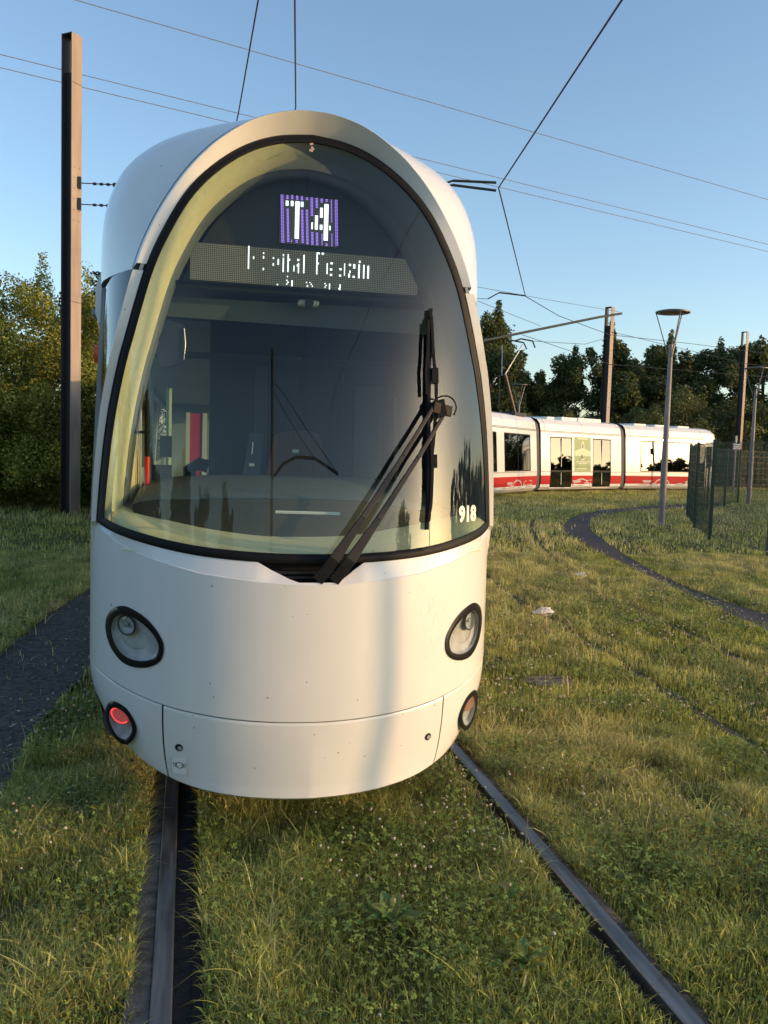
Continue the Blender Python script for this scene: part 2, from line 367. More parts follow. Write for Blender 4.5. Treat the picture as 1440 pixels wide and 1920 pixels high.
rs = random.Random(4); mb = MB()
for i in range(26):
    w0, z0 = rs.gauss(.50, .05), rs.gauss(.90, .06); a = rs.gauss(1.2, .5); l = rs.uniform(.01, .05)
    q = [(w0, z0), (w0+math.cos(a)*l, z0+math.sin(a)*l)]; n_ = (-math.sin(a)*.0006, math.cos(a)*.0006)
    mb.add([(q[0][0]+n_[0], front(*q[0])-.0015, q[0][1]+n_[1]), (q[0][0]-n_[0], front(*q[0])-.0015, q[0][1]-n_[1]), (q[1][0]-n_[0], front(*q[1])-.0015, q[1][1]-n_[1]), (q[1][0]+n_[0], front(*q[1])-.0015, q[1][1]+n_[1])], [(0, 1, 2, 3)])
o_ = mb.build('scratches', principled('scratch', (.86, .84, .78), .25), tram, smooth=False); o_['kind'] = 'stuff'
# bumper in three pieces
def bump_pt(th_, t):
    w = AW*math.sin(th_); zt = sz(w)-.003; zb = bz(w); z = zt+(zb-zt)*t
    sh = .11*t**2.6*abs(math.sin(th_))**2
    o = -.006 if t == 0 else 0
    ridge = .05*abs(w)*min(t*1.5, 1)*max(0, 1-abs(w)/.9)
    return (w*(1-sh), yb(max(z, .25))+BD*(1-math.cos(th_))+ridge+.05*sh+.004, z)
def bumper(th0, th1, name, polys=None):
    n = max(20, int(abs(th1-th0)*70)); T = [th0+(th1-th0)*i/n for i in range(n+1)]
    ts = [0, .02, .05]+[.05+.87*i/34 for i in range(1, 35)]+[.95, .975, 1]
    rows = [[(p[0]*.99, p[1]+.02, p[2]) for p in (bump_pt(a, 0) for a in T)]]
    for t in ts: rows.append([bump_pt(a, t) for a in T])
    rows[1] = [(p[0], p[1]+.004, p[2]) for p in rows[1]]
    rows.append([(p[0]*.985, p[1]+.012, p[2]-.010) for p in rows[-1]]); rows.append([(p[0]*.95, p[1]+.06, p[2]-.012) for p in rows[-1]])
    # returns at both ends so the joints read as gaps with depth
    for r in rows:
        a, b = r[0], r[-1]; r.insert(0, (a[0], a[1]+.022, a[2])); r.append((b[0], b[1]+.022, b[2]))
    mb = MB().grid(rows)
    if polys: punch(mb, polys)
    return mb.build(name, M['paint'], tram, angle=50)
gth = math.asin(.590/AW); g = .0045
bumper(-gth+g, gth-g, 'bumper'); bumper(-TH, -gth-g, 'bumper_corner', [FLm]); bumper(gth+g, TH, 'bumper_corner', [FLm])
MB().grid([[(.9*math.sin(a), .9*(1-math.cos(a))+.06, .3) for a in ths], [(.9*math.sin(a), .9*(1-math.cos(a))+.06, 1.05) for a in ths]]).build('inner_frame', M['grime'], tram)
# underframe
MB().box(-.70, .70, .9, 20, .24, .3).box(-.55, .55, 1.6, 3.2, .08, .3).build('underframe', M['grime'], tram, smooth=False)

# headlights and lower lamps
def lamp(sgn, outer, inner, centre, kind):
    S_ = lambda p: (p[0]*sgn, p[1])
    fr = lambda w, z: (w, front(w, z)+(0.004+.05*abs(w)*max(0, 1-abs(w)/.9) if kind == 'low' else 0), z)
    def P(w, z, d):
        x, y, zz = fr(w, z); return (x, y+d, zz)
    root = MB().grid([[P(*S_(p), .012) for p in outer], [P(*S_(p), -.006) for p in outer], [P(*S_((p+q)/2), -.009) for p, q in zip(outer, inner)], [P(*S_(p), -.006) for p in inner], [P(*S_(p), .03) for p in inner]], True).build('headlight' if kind == 'high' else 'marker_light', M['blackgloss'], tram, angle=60)
    MB().fan(S_(centre), [S_(p) for p in inner], 6, lambda w, z: P(w, z, -.003)).build('lens', M['lens'], root, angle=180)
    c = np.array(centre)
    if kind == 'high':
        lc = np.array((.745, .857))
        cc = np.array((.715, .805)); deep = (inner-cc)*.93+cc; mid_ = (inner-cc)*.55+cc
        mb = MB().grid([[P(*S_(p), .002) for p in inner], [P(*S_(q), .026) for q in deep], [P(*S_(q), .036) for q in mid_]], True)
        mb.fan(S_(cc), [S_(q) for q in mid_], 1, lambda w, z: P(w, z, .040)); mb.build('reflector', M['chrome'], root, angle=30)
        y0 = front(*lc)
        def circ(r, d, n=32): return [P(sgn*(lc[0]+r*.92*math.cos(a)), lc[1]+r*math.sin(a), d) for a in [2*PI*i/n for i in range(n)]]
        MB().grid([circ(.043, .045), circ(.043, .012), circ(.040, .006), circ(.037, .010), circ(.036, .04)], True).build('lamp_ring', M['black'], root)
        MB().grid([circ(.036, .008), circ(.033, .024), circ(.024, .034), circ(.012, .038), circ(.001, .039)], True).build('lamp_bowl', M['chrome'], root, angle=180)
        MB().grid([circ(.0005, .014), circ(.008, .016), circ(.011, .022), circ(.011, .036)], True).build('bulb', M['steel'], root, angle=60)
        MB().grid([circ(.0005, .0015), circ(.015, .003), circ(.028, .0065), circ(.036, .011)], True).build('projector_lens', M['lens'], root, angle=180)
    else:
        deep = (inner-c)*.8+c
        mb = MB().grid([[P(*S_(p), .002) for p in inner], [P(*S_(q), .035) for q in deep]], True)
        mb.fan(S_(c), [S_(q) for q in deep], 1, lambda w, z: P(w, z, .036)); mb.build('reflector', M['chrome'], root, angle=40)
        lc = (.774, .462); lit = sgn < 0
        mb = MB(); n = 28
        mb.fan((sgn*lc[0], lc[1]), [(sgn*(lc[0]+.043*math.cos(2*PI*i/n)), lc[1]+.036*math.sin(2*PI*i/n)) for i in range(n)], 1, lambda w, z: P(w, z, .012))
        mb.build('led_cluster', principled('led_lit_lens', (.50, .10, .09), .4, emit=(1, .12, .12), estr=.10) if lit else M['ledoff'], root)
        md = MB()
        if lit:
            for i in range(15):
                a = PI*.55+PI*1.25*i/14 if sgn < 0 else 0
                x, z = lc[0]-.037*math.cos(a), lc[1]+.030*math.sin(a)
                md.fan((sgn*x, z), [(sgn*(x+.0030*math.cos(b)), z+.0030*math.sin(b)) for b in [2*PI*j/8 for j in range(8)]], 1, lambda w, z: P(w, z, .009))
            md.build('led_ring', M_red, root)
        else:
            for i in range(-3, 4):
                for j in range(-3, 4):
                    if i*i+j*j < 11:
                        x, z = lc[0]+.011*i, lc[1]+.0095*j
                        md.fan((sgn*x, z), [(sgn*(x+.0038*math.cos(b)), z+.0038*math.sin(b)) for b in [2*PI*q/6 for q in range(6)]], 1, lambda w, z: P(w, z, .010))
            md.build('led_dots', M['leddot'], root)
    return root
M_red = principled('led_lit', (.8, .05, .05), .4, emit=(1, .06, .07), estr=1.1)
for s_ in (-1, 1):
    lamp(s_, HLo, HLi, (.71, .81), 'high'); lamp(s_, FLo, FLi, (.77, .435), 'low')

# towing hook caps, sticker
def disc(mb, w, z, r, d=-.002, n=24, fn=front):
    y = fn(w, z)
    mb.fan((w, z), [(w+r*math.cos(2*PI*i/n), z+r*math.sin(2*PI*i/n)) for i in range(n)], 1, lambda a, b: (a, fn(a, b)+d+.004+.05*abs(a)*max(0, 1-abs(a)/.9), b)); return mb
for sx, zz in ((-.523, .388), (.519, .390)):
    o = disc(MB(), sx, zz, .0155, -.004).build('tow_cover', M['black'], tram)
    disc(MB(), sx+.003, zz-.002, .009, -.0055).build('bolt', M['steel'], o)
def patch(x0, x1, z0, z1, d, fn=front, n=4):
    return MB().grid([[(w, fn(w, z)+d+(.004+.05*abs(w)*max(0, 1-abs(w)/.9) if fn is front else 0), z) for w in np.linspace(x0, x1, n)] for z in np.linspace(z0, z1, n)])
st = patch(-.549, -.492, .276, .348, -.004).build('sticker', M['white'], tram)
sy = lambda w, z: (w, front(w, z)-.0055+.004+.05*abs(w)*max(0, 1-abs(w)/.9), z)
mb = MB()
def stroke(mb, pts, wd, fn):
    for a, b in zip(pts[:-1], pts[1:]):
        t = np.array(b)-np.array(a); L_ = np.linalg.norm(t) or 1; n_ = np.array((-t[1], t[0]))/L_*wd/2
        q = [np.array(a)+n_, np.array(a)-n_, np.array(b)-n_, np.array(b)+n_]; mb.add([fn(*p) for p in q], [(0, 1, 2, 3)])
cx, czz = -.5205, .314
stroke(mb, [(cx+.0125*math.cos(2*PI*i/20), czz+.0125*math.sin(2*PI*i/20)) for i in range(21)], .0022, sy)
for q in (-1, 1):
    stroke(mb, [(cx+q*.0165*math.cos(a), czz+.0165*math.sin(a)) for a in np.linspace(-.7, .7, 6)], .002, sy)
    stroke(mb, [(cx+q*.019, czz+.004), (cx+q*.0225, czz+.010), (cx+q*.025, czz+.002), (cx+q*.0225, czz-.008), (cx+q*.019, czz-.003)], .0014, sy)
mb.build('hook_symbol', M['black'], st, smooth=False)

# pillar trims beside the windscreen
half = [p for p in th]                                    # right edge of opening upward from the bottom corner
def edge_w(z): return float(np.interp(z, [p[1] for p in half], [p[0] for p in half]))
for s_ in (-1, 1):
    A_, B_, C_, D_ = [], [], [], []
    for z in np.linspace(1.0, 2.325, 60):
        w = edge_w(max(z, 1.269)) if z > 1.269 else .888+(1.269-z)*.06
        yg = glass(w, max(z, 1.2)); tt = np.interp(z, [1.0, 1.3, 2.33], [.018, .022, .045]); yo = .0 if z > 1.269 else .03+(1.269-z)*.3
        A_.append((s_*(w-.0), yg+.03+yo, z)); B_.append((s_*(w+.002), yg-.006+yo, z)); C_.append((s_*(w+tt), yg-.002+yo, z)); D_.append((s_*(w+tt+.016), yg+.115+yo, z))
    o = MB().grid([A_, B_, C_, D_]).build('pillar_trim', M['paint2'], tram, angle=30)
    MB().add([A_[-1], B_[-1], C_[-1], D_[-1]], [(0, 1, 2, 3)]).build('trim_cap', M['paint2'], o)
    MB().beam((s_*(edge_w(2.34)+.02), .44, 2.325), (s_*(edge_w(2.36)+.015), .44, 2.36), .018, .014).build('hinge', M['steel'], tram, smooth=False)
    # side window, glossy dark, wrapping round the cab corner
    rowsw = []
    for z in np.linspace(1.27, 2.348, 30):
        w = edge_w(z)+np.interp(z, [1.3, 2.33], [.022, .045])+.014; yg = glass(edge_w(z), z)+.10
        We = np.interp(z, [1.27, 2.0, 2.4], [.950, .925, .905]); ye = 1.0
        P0 = np.array((w, yg)); P2 = np.array((We, ye)); P1 = np.array((We-.035*1.0-.0, yg+.10+(We-w)*.6))
        rowsw.append([(s_*q[0], q[1], z) for q in [(1-t)**2*P0+2*t*(1-t)*P1+t*t*P2 for t in np.linspace(0, 1, 16)]])
    MB().grid(rowsw).build('side_window', M['sideglass'], tram, angle=180)
    MB().beam((s_*.955, 1.02, 1.25), (s_*.908, 1.02, 2.335), .03, .05, (0, 1, 0)).build('window_post', M['steel'], tram, smooth=False)
    # corner piece below the window and the tapering, then straight side
    yy = [.76, .85, 1.0, 1.5, 2, 3, 3.8, 5, 8, 12, 20]
    def sw(y): return AW+(min(y, 3.8)-BD)*.085 if y > BD else AW*math.sin(math.acos(max(0, 1-y/BD)))
    zz = [.30, .36, .45, .6, .9, 1.27]
    shr = [.09, .06, .03, .008, 0, 0]
    MB().grid([[(s_*sw(y)*(1-h), y, z) for y in yy] for z, h in zip(zz, shr)]).build('side_panel', M['paint'], tram, angle=40)
    us = MB(); up_ = lambda y, z: (s_*(sw(y)-(z-1.27)*.045), y, z)
    us.grid([[up_(y, z) for y in (1.0, 1.8, 2.45)] for z in np.linspace(1.272, 2.40, 6)]); us.grid([[up_(y, z) for y in (3.95, 4.2)] for z in (1.272, 2.40)]); us.grid([[up_(y, z) for y in (2.45, 3.95)] for z in (2.30, 2.40)])
    MB().grid([[(s_*(sw(y)-(z-1.27)*.045+.004), y, z) for y in (2.45, 3.2, 3.95)] for z in (1.27, 2.3)]).build('passenger_window', M['saloonglass'], tram)  # added window opening so sunlight reaches the notice board inside
    for k in range(6): us.grid([[up_(y, z) for y in (6.4+k*2.6, 6.8+k*2.6)] for z in (1.272, 2.40)])
    us.grid([[up_(y, z) for y in (4.2, 20)] for z in (2.30, 2.40)]); us.build('upper_side', M['paint'], tram, angle=40)
    for k in range(6):
        y0_ = 4.2+k*2.6
        MB().grid([[(s_*(sw(y)-(z-1.27)*.045+.004), y, z) for y in (y0_, y0_+2.2)] for z in (1.27, 2.3)]).build('passenger_window', M['saloonglass'], tram)
    for zo, yo in ((2.05, 1.25), (1.12, 1.35)):
        MB().tube([(s_*(sw(yo)-.03), yo, zo), (s_*(sw(yo)-.02+(.025 if s_ < 0 else -.01)), yo, zo)], .045, 14).build('side_marker', M['orange'], tram)

# roof: hood rim and fairing, lofted arches
rim_half = crom([(.722, 2.352), (.688, 2.453), (.622, 2.593), (.525, 2.744), (.415, 2.866), (.300, 2.953), (.196, 3.005), (.08, 3.034), (0, 3.039)], 8)
seal_half = [p for p in half if p[1] >= 2.335]
NA = 90
def full(hf): 
    R = [(p[0], p[1]) for p in hf]; return R+[(-p[0], p[1]) for p in R[::-1][1:]]
RR = resample(full(rim_half), NA); SS = resample(full([(np.interp(2.352, [q[1] for q in half], [q[0] for q in half]), 2.352)]+[tuple(p) for p in half if p[1] > 2.36]), NA)
def arch(W_, zt, e=.62, zb=2.352):
    out = []
    for a in np.linspace(0, PI, 200):
        ca, sa = math.cos(a), math.sin(a); out.append((W_*math.copysign(abs(ca)**e, ca), zb+(zt-zb)*abs(sa)**(e+.12)))
    return resample(out, NA)
def sect(h): return resample(full(crom(h, 6)), NA)
SEC = {1.0: sect([(.925, 2.352), (.925, 2.5), (.905, 2.70), (.835, 2.875), (.71, 3.0), (.5, 3.095), (.25, 3.145), (0, 3.16)]),
       1.8: sect([(1.0, 2.352), (1.0, 2.6), (.985, 2.85), (.91, 3.04), (.76, 3.16), (.5, 3.24), (.25, 3.275), (0, 3.285)]),
       3.0: sect([(1.10, 2.352), (1.10, 2.6), (1.09, 2.86), (1.01, 3.06), (.84, 3.18), (.5, 3.25), (.25, 3.285), (0, 3.295)]),
       4.0: sect([(1.19, 2.352), (1.19, 2.6), (1.17, 2.86), (1.07, 3.06), (.88, 3.18), (.5, 3.25), (.25, 3.285), (0, 3.295)])}
ring_in = [(p[0], glass(*p)+.02, p[1]) for p in SS]; ring_i2 = [(p[0], glass(*p)-.004, p[1]) for p in SS]
def rr(dw): 
    return RR+np.stack([np.sign(RR[:, 0])*dw*np.minimum(1, abs(RR[:, 0])/.3), dw*np.clip((RR[:, 1]-2.36)/.6, 0, 1)], 1)
rim_rows = [ring_in, ring_i2, [(p[0], .425, p[1]) for p in RR], [(p[0], .433, p[1]) for p in rr(.004)]]
for y, dw in ((.46, .010), (.50, .018), (.548, .027)): rim_rows.append([(p[0], y, p[1]) for p in rr(dw)])
rim_rows.append([(p[0]*.98, .549, p[1]-.016) for p in rr(.027)])
MB().grid(rim_rows).build('hood_rim', M['paint'], tram, angle=28)
base = rr(.028); rows = [[(p[0]*.98, .558, p[1]-.016) for p in base], [(p[0], .558, p[1]) for p in base]]
SEC[.556] = base; ky = sorted(SEC)
for y in (.62, .7, .8, .9, 1.0, 1.15, 1.3, 1.5, 1.8, 2.1, 2.4, 3.0, 4, 8, 20):
    i = max(k for k in range(len(ky)) if ky[k] <= y); j = min(i+1, len(ky)-1); b = 0 if i == j else (y-ky[i])/(ky[j]-ky[i])
    if ky[i] == .556: b = 1-(1-b)**1.5
    rows.append([(p[0], y, p[1]) for p in SEC[ky[i]]*(1-b)+SEC[ky[j]]*b])
MB().grid(rows).build('roof_fairing', M['paint'], tram, angle=40)
MB().grid([[(p[0]*1.0015, yv_, p[1]+.001) for p in base] for yv_ in (.547, .5595)]).build('roof_seam', M['black'], tram)
# underside of fairing
for s_ in (-1, 1):
    o_ = [r[0 if s_ > 0 else -1] for r in rows[1:]]
    MB().grid([[(p[0], p[1], p[2]) for p in o_], [(p[0]-s_*.02, p[1], p[2]-.012) for p in o_], [(p[0]-s_*.12, p[1], p[2]-.004) for p in o_]]).build('fairing_lip', M['greylining'], tram, angle=40)
    # wider roof box further back
    prof = [(0, 2.29), (.03, 2.30), (.05, 2.36), (.048, 2.50), (.01, 2.62)]
    def Wy(y): return float(np.interp(y, [.556, 1.0, 1.8, 3, 4], [.75, .925, 1.0, 1.10, 1.19]))
    MB().grid([[(s_*(Wy(y)+a), y, z) for y in (2.0, 2.04, 2.2, 2.6, 3, 4, 6, 20)] for a, z in [(-.06, 2.30)]+prof+[(-.1, 2.66)]]).add([(s_*(Wy(2.0)+a), 2.0, z) for a, z in [(-.06, 2.30)]+prof+[(-.1, 2.66)]], [(0, 1, 2, 3, 4, 5, 6)]).build('roof_box', M['paint'], tram, angle=40)

# numbers on the glass
def text_mesh(body, size, name, mat, parent, place, bold=.0, sx=1):
    cu = bpy.data.curves.new(name, 'FONT'); cu.body = body; cu.size = size; cu.align_x = 'CENTER'; cu.align_y = 'CENTER'; cu.offset = bold; cu.resolution_u = 3
    o = bpy.data.objects.new(name, cu); COL.objects.link(o)
    dg = bpy.context.evaluated_depsgraph_get(); me = bpy.data.meshes.new_from_object(o.evaluated_get(dg)); bpy.data.objects.remove(o)
    for v in me.vertices: v.co = Vector(place(v.co.x*sx, v.co.y))
    me.materials.clear(); me.materials.append(mat)
    q = bpy.data.objects.new(name, me); COL.objects.link(q)
    if parent is not None: q.parent = parent
    return q
text_mesh('918', .092, 'fleet_number', principled('number_vinyl', (.85, .83, .7), .5), tram, lambda x, y: (.708+x+.0*y, glass(.708+x, 1.339+y)-.002, 1.339+y), .0045, .78)
mb = MB()
stroke(mb, [(-.161, 1.355), (.097, 1.352)], .011, lambda w, z: G(w, z, .012)); ru = mb.build('ruler', M['white'], tram)
mb = MB()
for i in range(40): stroke(mb, [(-.155+i*.0064, 1.3515), (-.155+i*.0064, 1.3555)], .0015, lambda w, z: G(w, z, .0095))
mb.build('ruler_ticks', M['dark'], ru)
# bug splat near top of screen
mb = MB(); 
for i in range(7):
    a, b_ = -.005+random.uniform(-.012, .012), 2.905+random.uniform(-.02, .02); mb.fan((a, b_), [(a+random.uniform(.003, .007)*math.cos(t), b_+random.uniform(.004, .009)*math.sin(t)) for t in np.linspace(0, 5.6, 7)], 1, lambda w, z: G(w, z, -.001))
mb.build('insect_splat', principled('splat', (.5, .36, .28), .8), tram)

# wiper
wp = lambda w, z, d: (w, glass(w, z)-d, z)
arm = MB()
def bar(mb, a, b, w0, w1, th0=.012):
    a = Vector(a); b = Vector(b); t = (b-a).normalized(); n = Vector((0, -1, 0)); x = t.cross(n).normalized(); y = x.cross(t)
    v = []
    for p, ww in ((a, w0), (b, w1)):
        for i, j in ((-1, -1), (1, -1), (1, 1), (-1, 1)): v.append(p+x*i*ww/2+y*j*th0/2)
    mb.add(v, [(3, 2, 1, 0), (4, 5, 6, 7), (0, 1, 5, 4), (1, 2, 6, 5), (2, 3, 7, 6), (3, 0, 4, 7)])
def wiper_arm(r, t, wide):
    P = lambda k: (r[0]+(t[0]-r[0])*k, r[1]+(t[1]-r[1])*k)
    mb = MB(); h = [.02, .055, .06, .055, .042]; ks = [0, .12, .35, .7, 1]; ww = [wide, wide*.95, wide*.55, wide*.36, wide*.32]
    for i in range(4): bar(mb, wp(*P(ks[i]), h[i]), wp(*P(ks[i+1]), h[i+1]), ww[i], ww[i+1], .014)
    return mb.build('wiper_arm', M['wiper'], tram, smooth=False, bevel=.002)
wiper_arm((.003, 1.090), (.505, 1.808), .046); wiper_arm((.068, 1.088), (.572, 1.795), .046)
hd = MB(); bar(hd, wp(.495, 1.80, .045), wp(.59, 1.785, .045), .05, .045, .02); bar(hd, wp(.525, 1.83, .04), wp(.545, 1.76, .04), .05, .05, .03)
hd = hd.build('wiper_head', M['black'], tram, smooth=False, bevel=.004)
MB().tube([wp(.500+.058*(1-math.cos(a))+.012*math.sin(a), 1.815+.045*math.sin(a)-.02*a/PI, .05) for a in np.linspace(0, PI*1.15, 16)], .0035, 6).build('washer_hose', M['black'], hd)
bl = MB()
bp_ = [(.502, 2.222), (.494, 2.10), (.488, 1.95), (.486, 1.80), (.486, 1.60), (.483, 1.42), (.477, 1.285)]
for a, b in zip(bp_[:-1], bp_[1:]): bar(bl, wp(*a, .012), wp(*b, .012), .014, .014, .018)
blade = bl.build('wiper_blade', M['black'], tram, smooth=False)
fr_ = MB()
for pts in ([(.500, 2.19), (.507, 2.02), (.519, 1.92), (.520, 1.82), (.508, 1.68), (.498, 1.60)], [(.494, 1.66), (.500, 1.55), (.494, 1.40), (.481, 1.32)], [(.486, 2.17), (.478, 2.03), (.470, 1.95), (.474, 1.85)]):
    for a, b in zip(pts[:-1], pts[1:]): bar(fr_, wp(*a, .028), wp(*b, .028), .012, .012, .012)
bar(fr_, wp(.512, 1.965, .03), wp(.512, 1.90, .03), .028, .028, .02); bar(fr_, wp(.505, 1.60, .03), wp(.505, 1.545, .03), .028, .028, .02)
fr_.build('blade_bow', M['black'], blade, smooth=False)

# ---------------- cab interior
def rect(mb, x0, x1, y, z0, z1, t=.01): return mb.box(x0, x1, y, y+t, z0, z1)
# lining round the windscreen
inn = offset_ring(ring, .036)
def deep_ring(d, k): 
    R = offset_ring(ring, d); return [(p[0], max(glass(*p), .32)+k, p[1]) for p in R]
lin = [[G(w, z, .012) for w, z in inn], deep_ring(.062, .05), deep_ring(.090, .13), deep_ring(.098, .20)]
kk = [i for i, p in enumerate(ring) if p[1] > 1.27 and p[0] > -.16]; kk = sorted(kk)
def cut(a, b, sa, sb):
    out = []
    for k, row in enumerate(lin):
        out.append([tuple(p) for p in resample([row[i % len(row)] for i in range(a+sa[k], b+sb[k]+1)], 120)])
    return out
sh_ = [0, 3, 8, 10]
MB().grid(cut(kk[0], kk[-1], [0]*4, [-q for q in sh_])).build('shaded_lining', M['greylining'], tram, angle=50)  # cream lining in shade, painted grey; its slanted end follows the shadow edge
MB().grid(cut(kk[-1], kk[0]+len(ring), [-q for q in sh_], [0]*4)).build('window_lining', M['lining'], tram, angle=50)
MB().grid([deep_ring(.098, .20), deep_ring(.112, .22), deep_ring(.118, .34)], True).build('inner_lining', M['greylining'], tram, angle=50)
# shell of the cab interior
mb = MB(); 
for s_ in (-1, 1):
    mb.add([(s_*.86, .75, .5), (s_*1.05, 2.6, .5), (s_*1.05, 2.6, 1.30), (s_*.84, .75, 1.30)], [(0, 1, 2, 3)])
mb.box(-.9, .9, .75, 2.6, .9, .92)
mb.build('cab_wall', M['cabinblue'], tram, smooth=False)
MB().add([(-.80, .62, 2.33), (.80, .62, 2.33), (1.0, 2.6, 2.42), (-1.0, 2.6, 2.42)], [(0, 1, 2, 3)]).build('cab_ceiling', M['cabinblue'], tram, smooth=False)
# rear bulkhead with openings on the left
mb = MB()
rect(mb, -.404, 1.0, 2.0, .92, 2.45, .03)
mb.build('bulkhead', M['cabinblue'], tram, smooth=False)
rect(MB(), -.136, -.06, 1.985, 1.4, 2.095, .012).build('door_frame', principled('doorframe', (.11, .14, .18), .5), tram, smooth=False)
rect(MB(), .40, .412, 1.985, 1.4, 2.08, .012).build('door_edge', M['greylining'], tram, smooth=False)
rect(MB(), -1.0, .9, 1.98, 2.12, 2.16, .012).build('header_bar', M['greylining'], tram, smooth=False)
# passenger room seen through the left opening
MB().box(-1.1, 1.1, 14, 14.03, .3, 2.45).box(-1.1, 1.1, 2.1, 14, .28, .3).box(-1.1, 1.1, 2.1, 14, 2.36, 2.39).build('saloon', principled('saloon_wall', (.30, .34, .33), .6), tram, smooth=False)
mb = MB(); rect(mb, -.454-.083, -.44, 4.0, 1.20, 1.86, .03); mb.build('notice_board', M['magenta'], tram, smooth=False)
mb = MB(); rect(mb, -.57, -.54, 3.99, 1.2, 1.865, .03); rect(mb, -.435, -.40, 3.99, 1.2, 1.865, .03); mb.build('board_edge', M['white'], tram, smooth=False)
M['palepole'] = principled('pale_pole', (.55, .66, .5), .4)
MB().tube([(-.689, 3.4, 1.0), (-.689, 3.4, 2.02)], .02).build('grab_pole', M['palepole'], tram); MB().tube([(-.76, 2.6, 1.0), (-.78, 2.6, 2.2)], .012).build('grab_pole', M['palepole'], tram)
rect(MB(), -.692, -.622, 2.0, 1.526, 1.655, .02).build('control_box', principled('green_box', (.03, .07, .05), .5), tram, smooth=False)
MB().box(-.70, -.60, 1.3, 1.36, 1.30, 1.497).build('switch_box', M['dashdark'], tram, smooth=False)
# saloon seat back
MB().tube([(-.52, 2.6, 1.25), (-.52, 2.6, 1.44), (-.46, 2.6, 1.475), (-.40, 2.6, 1.46)], .045, 8).build('saloon_seat', M['cabinblue'], tram)
# red pole by the left pillar
MB().tube([(-.705, .93, 1.2), (-.703, .93, 1.545)], .0135, 12).build('red_pole', M['red'], tram)
MB().tube([(-.703, .93, 1.545), (-.712, .93, 2.1)], .0125, 12).build('black_pole', M['black'], tram)
MB().tube([(-.73, .9, 1.2), (-.735, .9, 2.2)], .006, 8).build('metal_rod', M['steel'], tram)
# left inner pillar panel, cream
MB().add([(-.795, .62, 1.15), (-.745, 1.0, 1.15), (-.735, 1.0, 2.15), (-.74, .62, 2.15)], [(0, 1, 2, 3)]).build('pillar_panel', M['lining'], tram, smooth=False)
# interior mirror with its rod
mi = MB().prism(cromc([(-.642, 1.965), (-.545, 1.975), (-.532, 2.0), (-.537, 2.12), (-.55, 2.15), (-.645, 2.145)], 4), .69, .715).build('cab_mirror', M['dark'], tram)
MB().tube([(-.534, .685, 1.99), (-.528, .68, 2.06), (-.535, .685, 2.13)], .003, 6).build('mirror_edge', M['chrome'], mi)
MB().tube([(-.76, .60, 1.655), (-.725, .60, 1.657), (-.68, .60, 1.66)], .006, 8).tube([(-.735, .60, 1.66), (-.725, .60, 1.70), (-.70, .6, 2.0), (-.62, .69, 2.1)], .004, 6).build('mirror_rod', M['black'], mi)
# dashboard
lipc = crom([(-.735, 1.352, .47), (-.70, 1.366, .455), (-.60, 1.378, .44), (-.40, 1.388, .40), (-.17, 1.395, .37), (.17, 1.392, .38), (.37, 1.372, .42), (.60, 1.33, .50), (.76, 1.28, .60)], 6)
MB().grid([[(p[0]*1.0, p[2]+.70, 1.468-abs(p[0])**3*.14) for p in lipc], [(p[0], p[2]+.35, p[1]+.075-abs(p[0])**3*.1) for p in lipc], [(p[0], p[2]+.02, p[1]+.006) for p in lipc], [(p[0], p[2], p[1]-.004) for p in lipc]]).build('dashboard', M['dash'], tram, angle=50)
MB().grid([[(p[0], p[2]+.002, p[1]-.006) for p in lipc], [(p[0], p[2]+.004, p[1]-.03) for p in lipc], [(p[0]*.90, p[2]+.02, 1.21) for p in lipc]]).build('dash_front', M['dashdark'], tram, angle=50)
MB().grid([[(p[0]*.96, p[2]+.02, 1.214) for p in lipc], [(p[0]*.97, max(.12, p[2]-.15), 1.19) for p in lipc], [(p[0]*1.05, max(.06, glass(p[0]*1.0, 1.2)+.02), 1.172) for p in lipc]]).build('dash_shelf', M['lining'], tram, angle=60)
# driver's seat, phone
seatp = cromc([(-.075, 1.3), (-.07, 1.60), (-.045, 1.68), (.06, 1.70), (.16, 1.695), (.20, 1.64), (.245, 1.3)], 5)
se = MB().prism(seatp, 1.40, 1.52).build('driver_seat', M['seat'], tram, angle=60)
rect(MB(), .038, .075, 1.392, 1.580, 1.598, .006).build('seat_label', M['white'], se, smooth=False)
ph = MB().add([(-.238, 1.2, 1.45), (-.150, 1.2, 1.45), (-.132, 1.25, 1.67), (-.200, 1.25, 1.682), (-.238, 1.24, 1.45), (-.150, 1.24, 1.45), (-.132, 1.29, 1.67), (-.200, 1.29, 1.682)], [(0, 1, 2, 3), (1, 5, 6, 2), (3, 2, 6, 7), (4, 0, 3, 7), (7, 6, 5, 4)]).build('radio_handset', M['cabinblue'], tram, smooth=False)
MB().box(-.205, -.178, 1.205, 1.212, 1.505, 1.52).build('handset_label', M['white'], ph, smooth=False)
MB().tube([(-.192, 1.215, 1.57), (-.186, 1.232, 1.63)], .004, 6).build('handset_slot', M['chrome'], ph)
MB().tube([(.62, 1.3, 1.2), (.60, 1.3, 1.7), (.60, 1.35, 1.9)], .012, 8).build('cable_rod', M['greylining'], tram)
rect(MB(), .48, .66, 1.95, 1.35, 2.0, .02).build('cab_side_panel', principled('pale_panel', (.12, .18, .18), .5), tram, smooth=False)
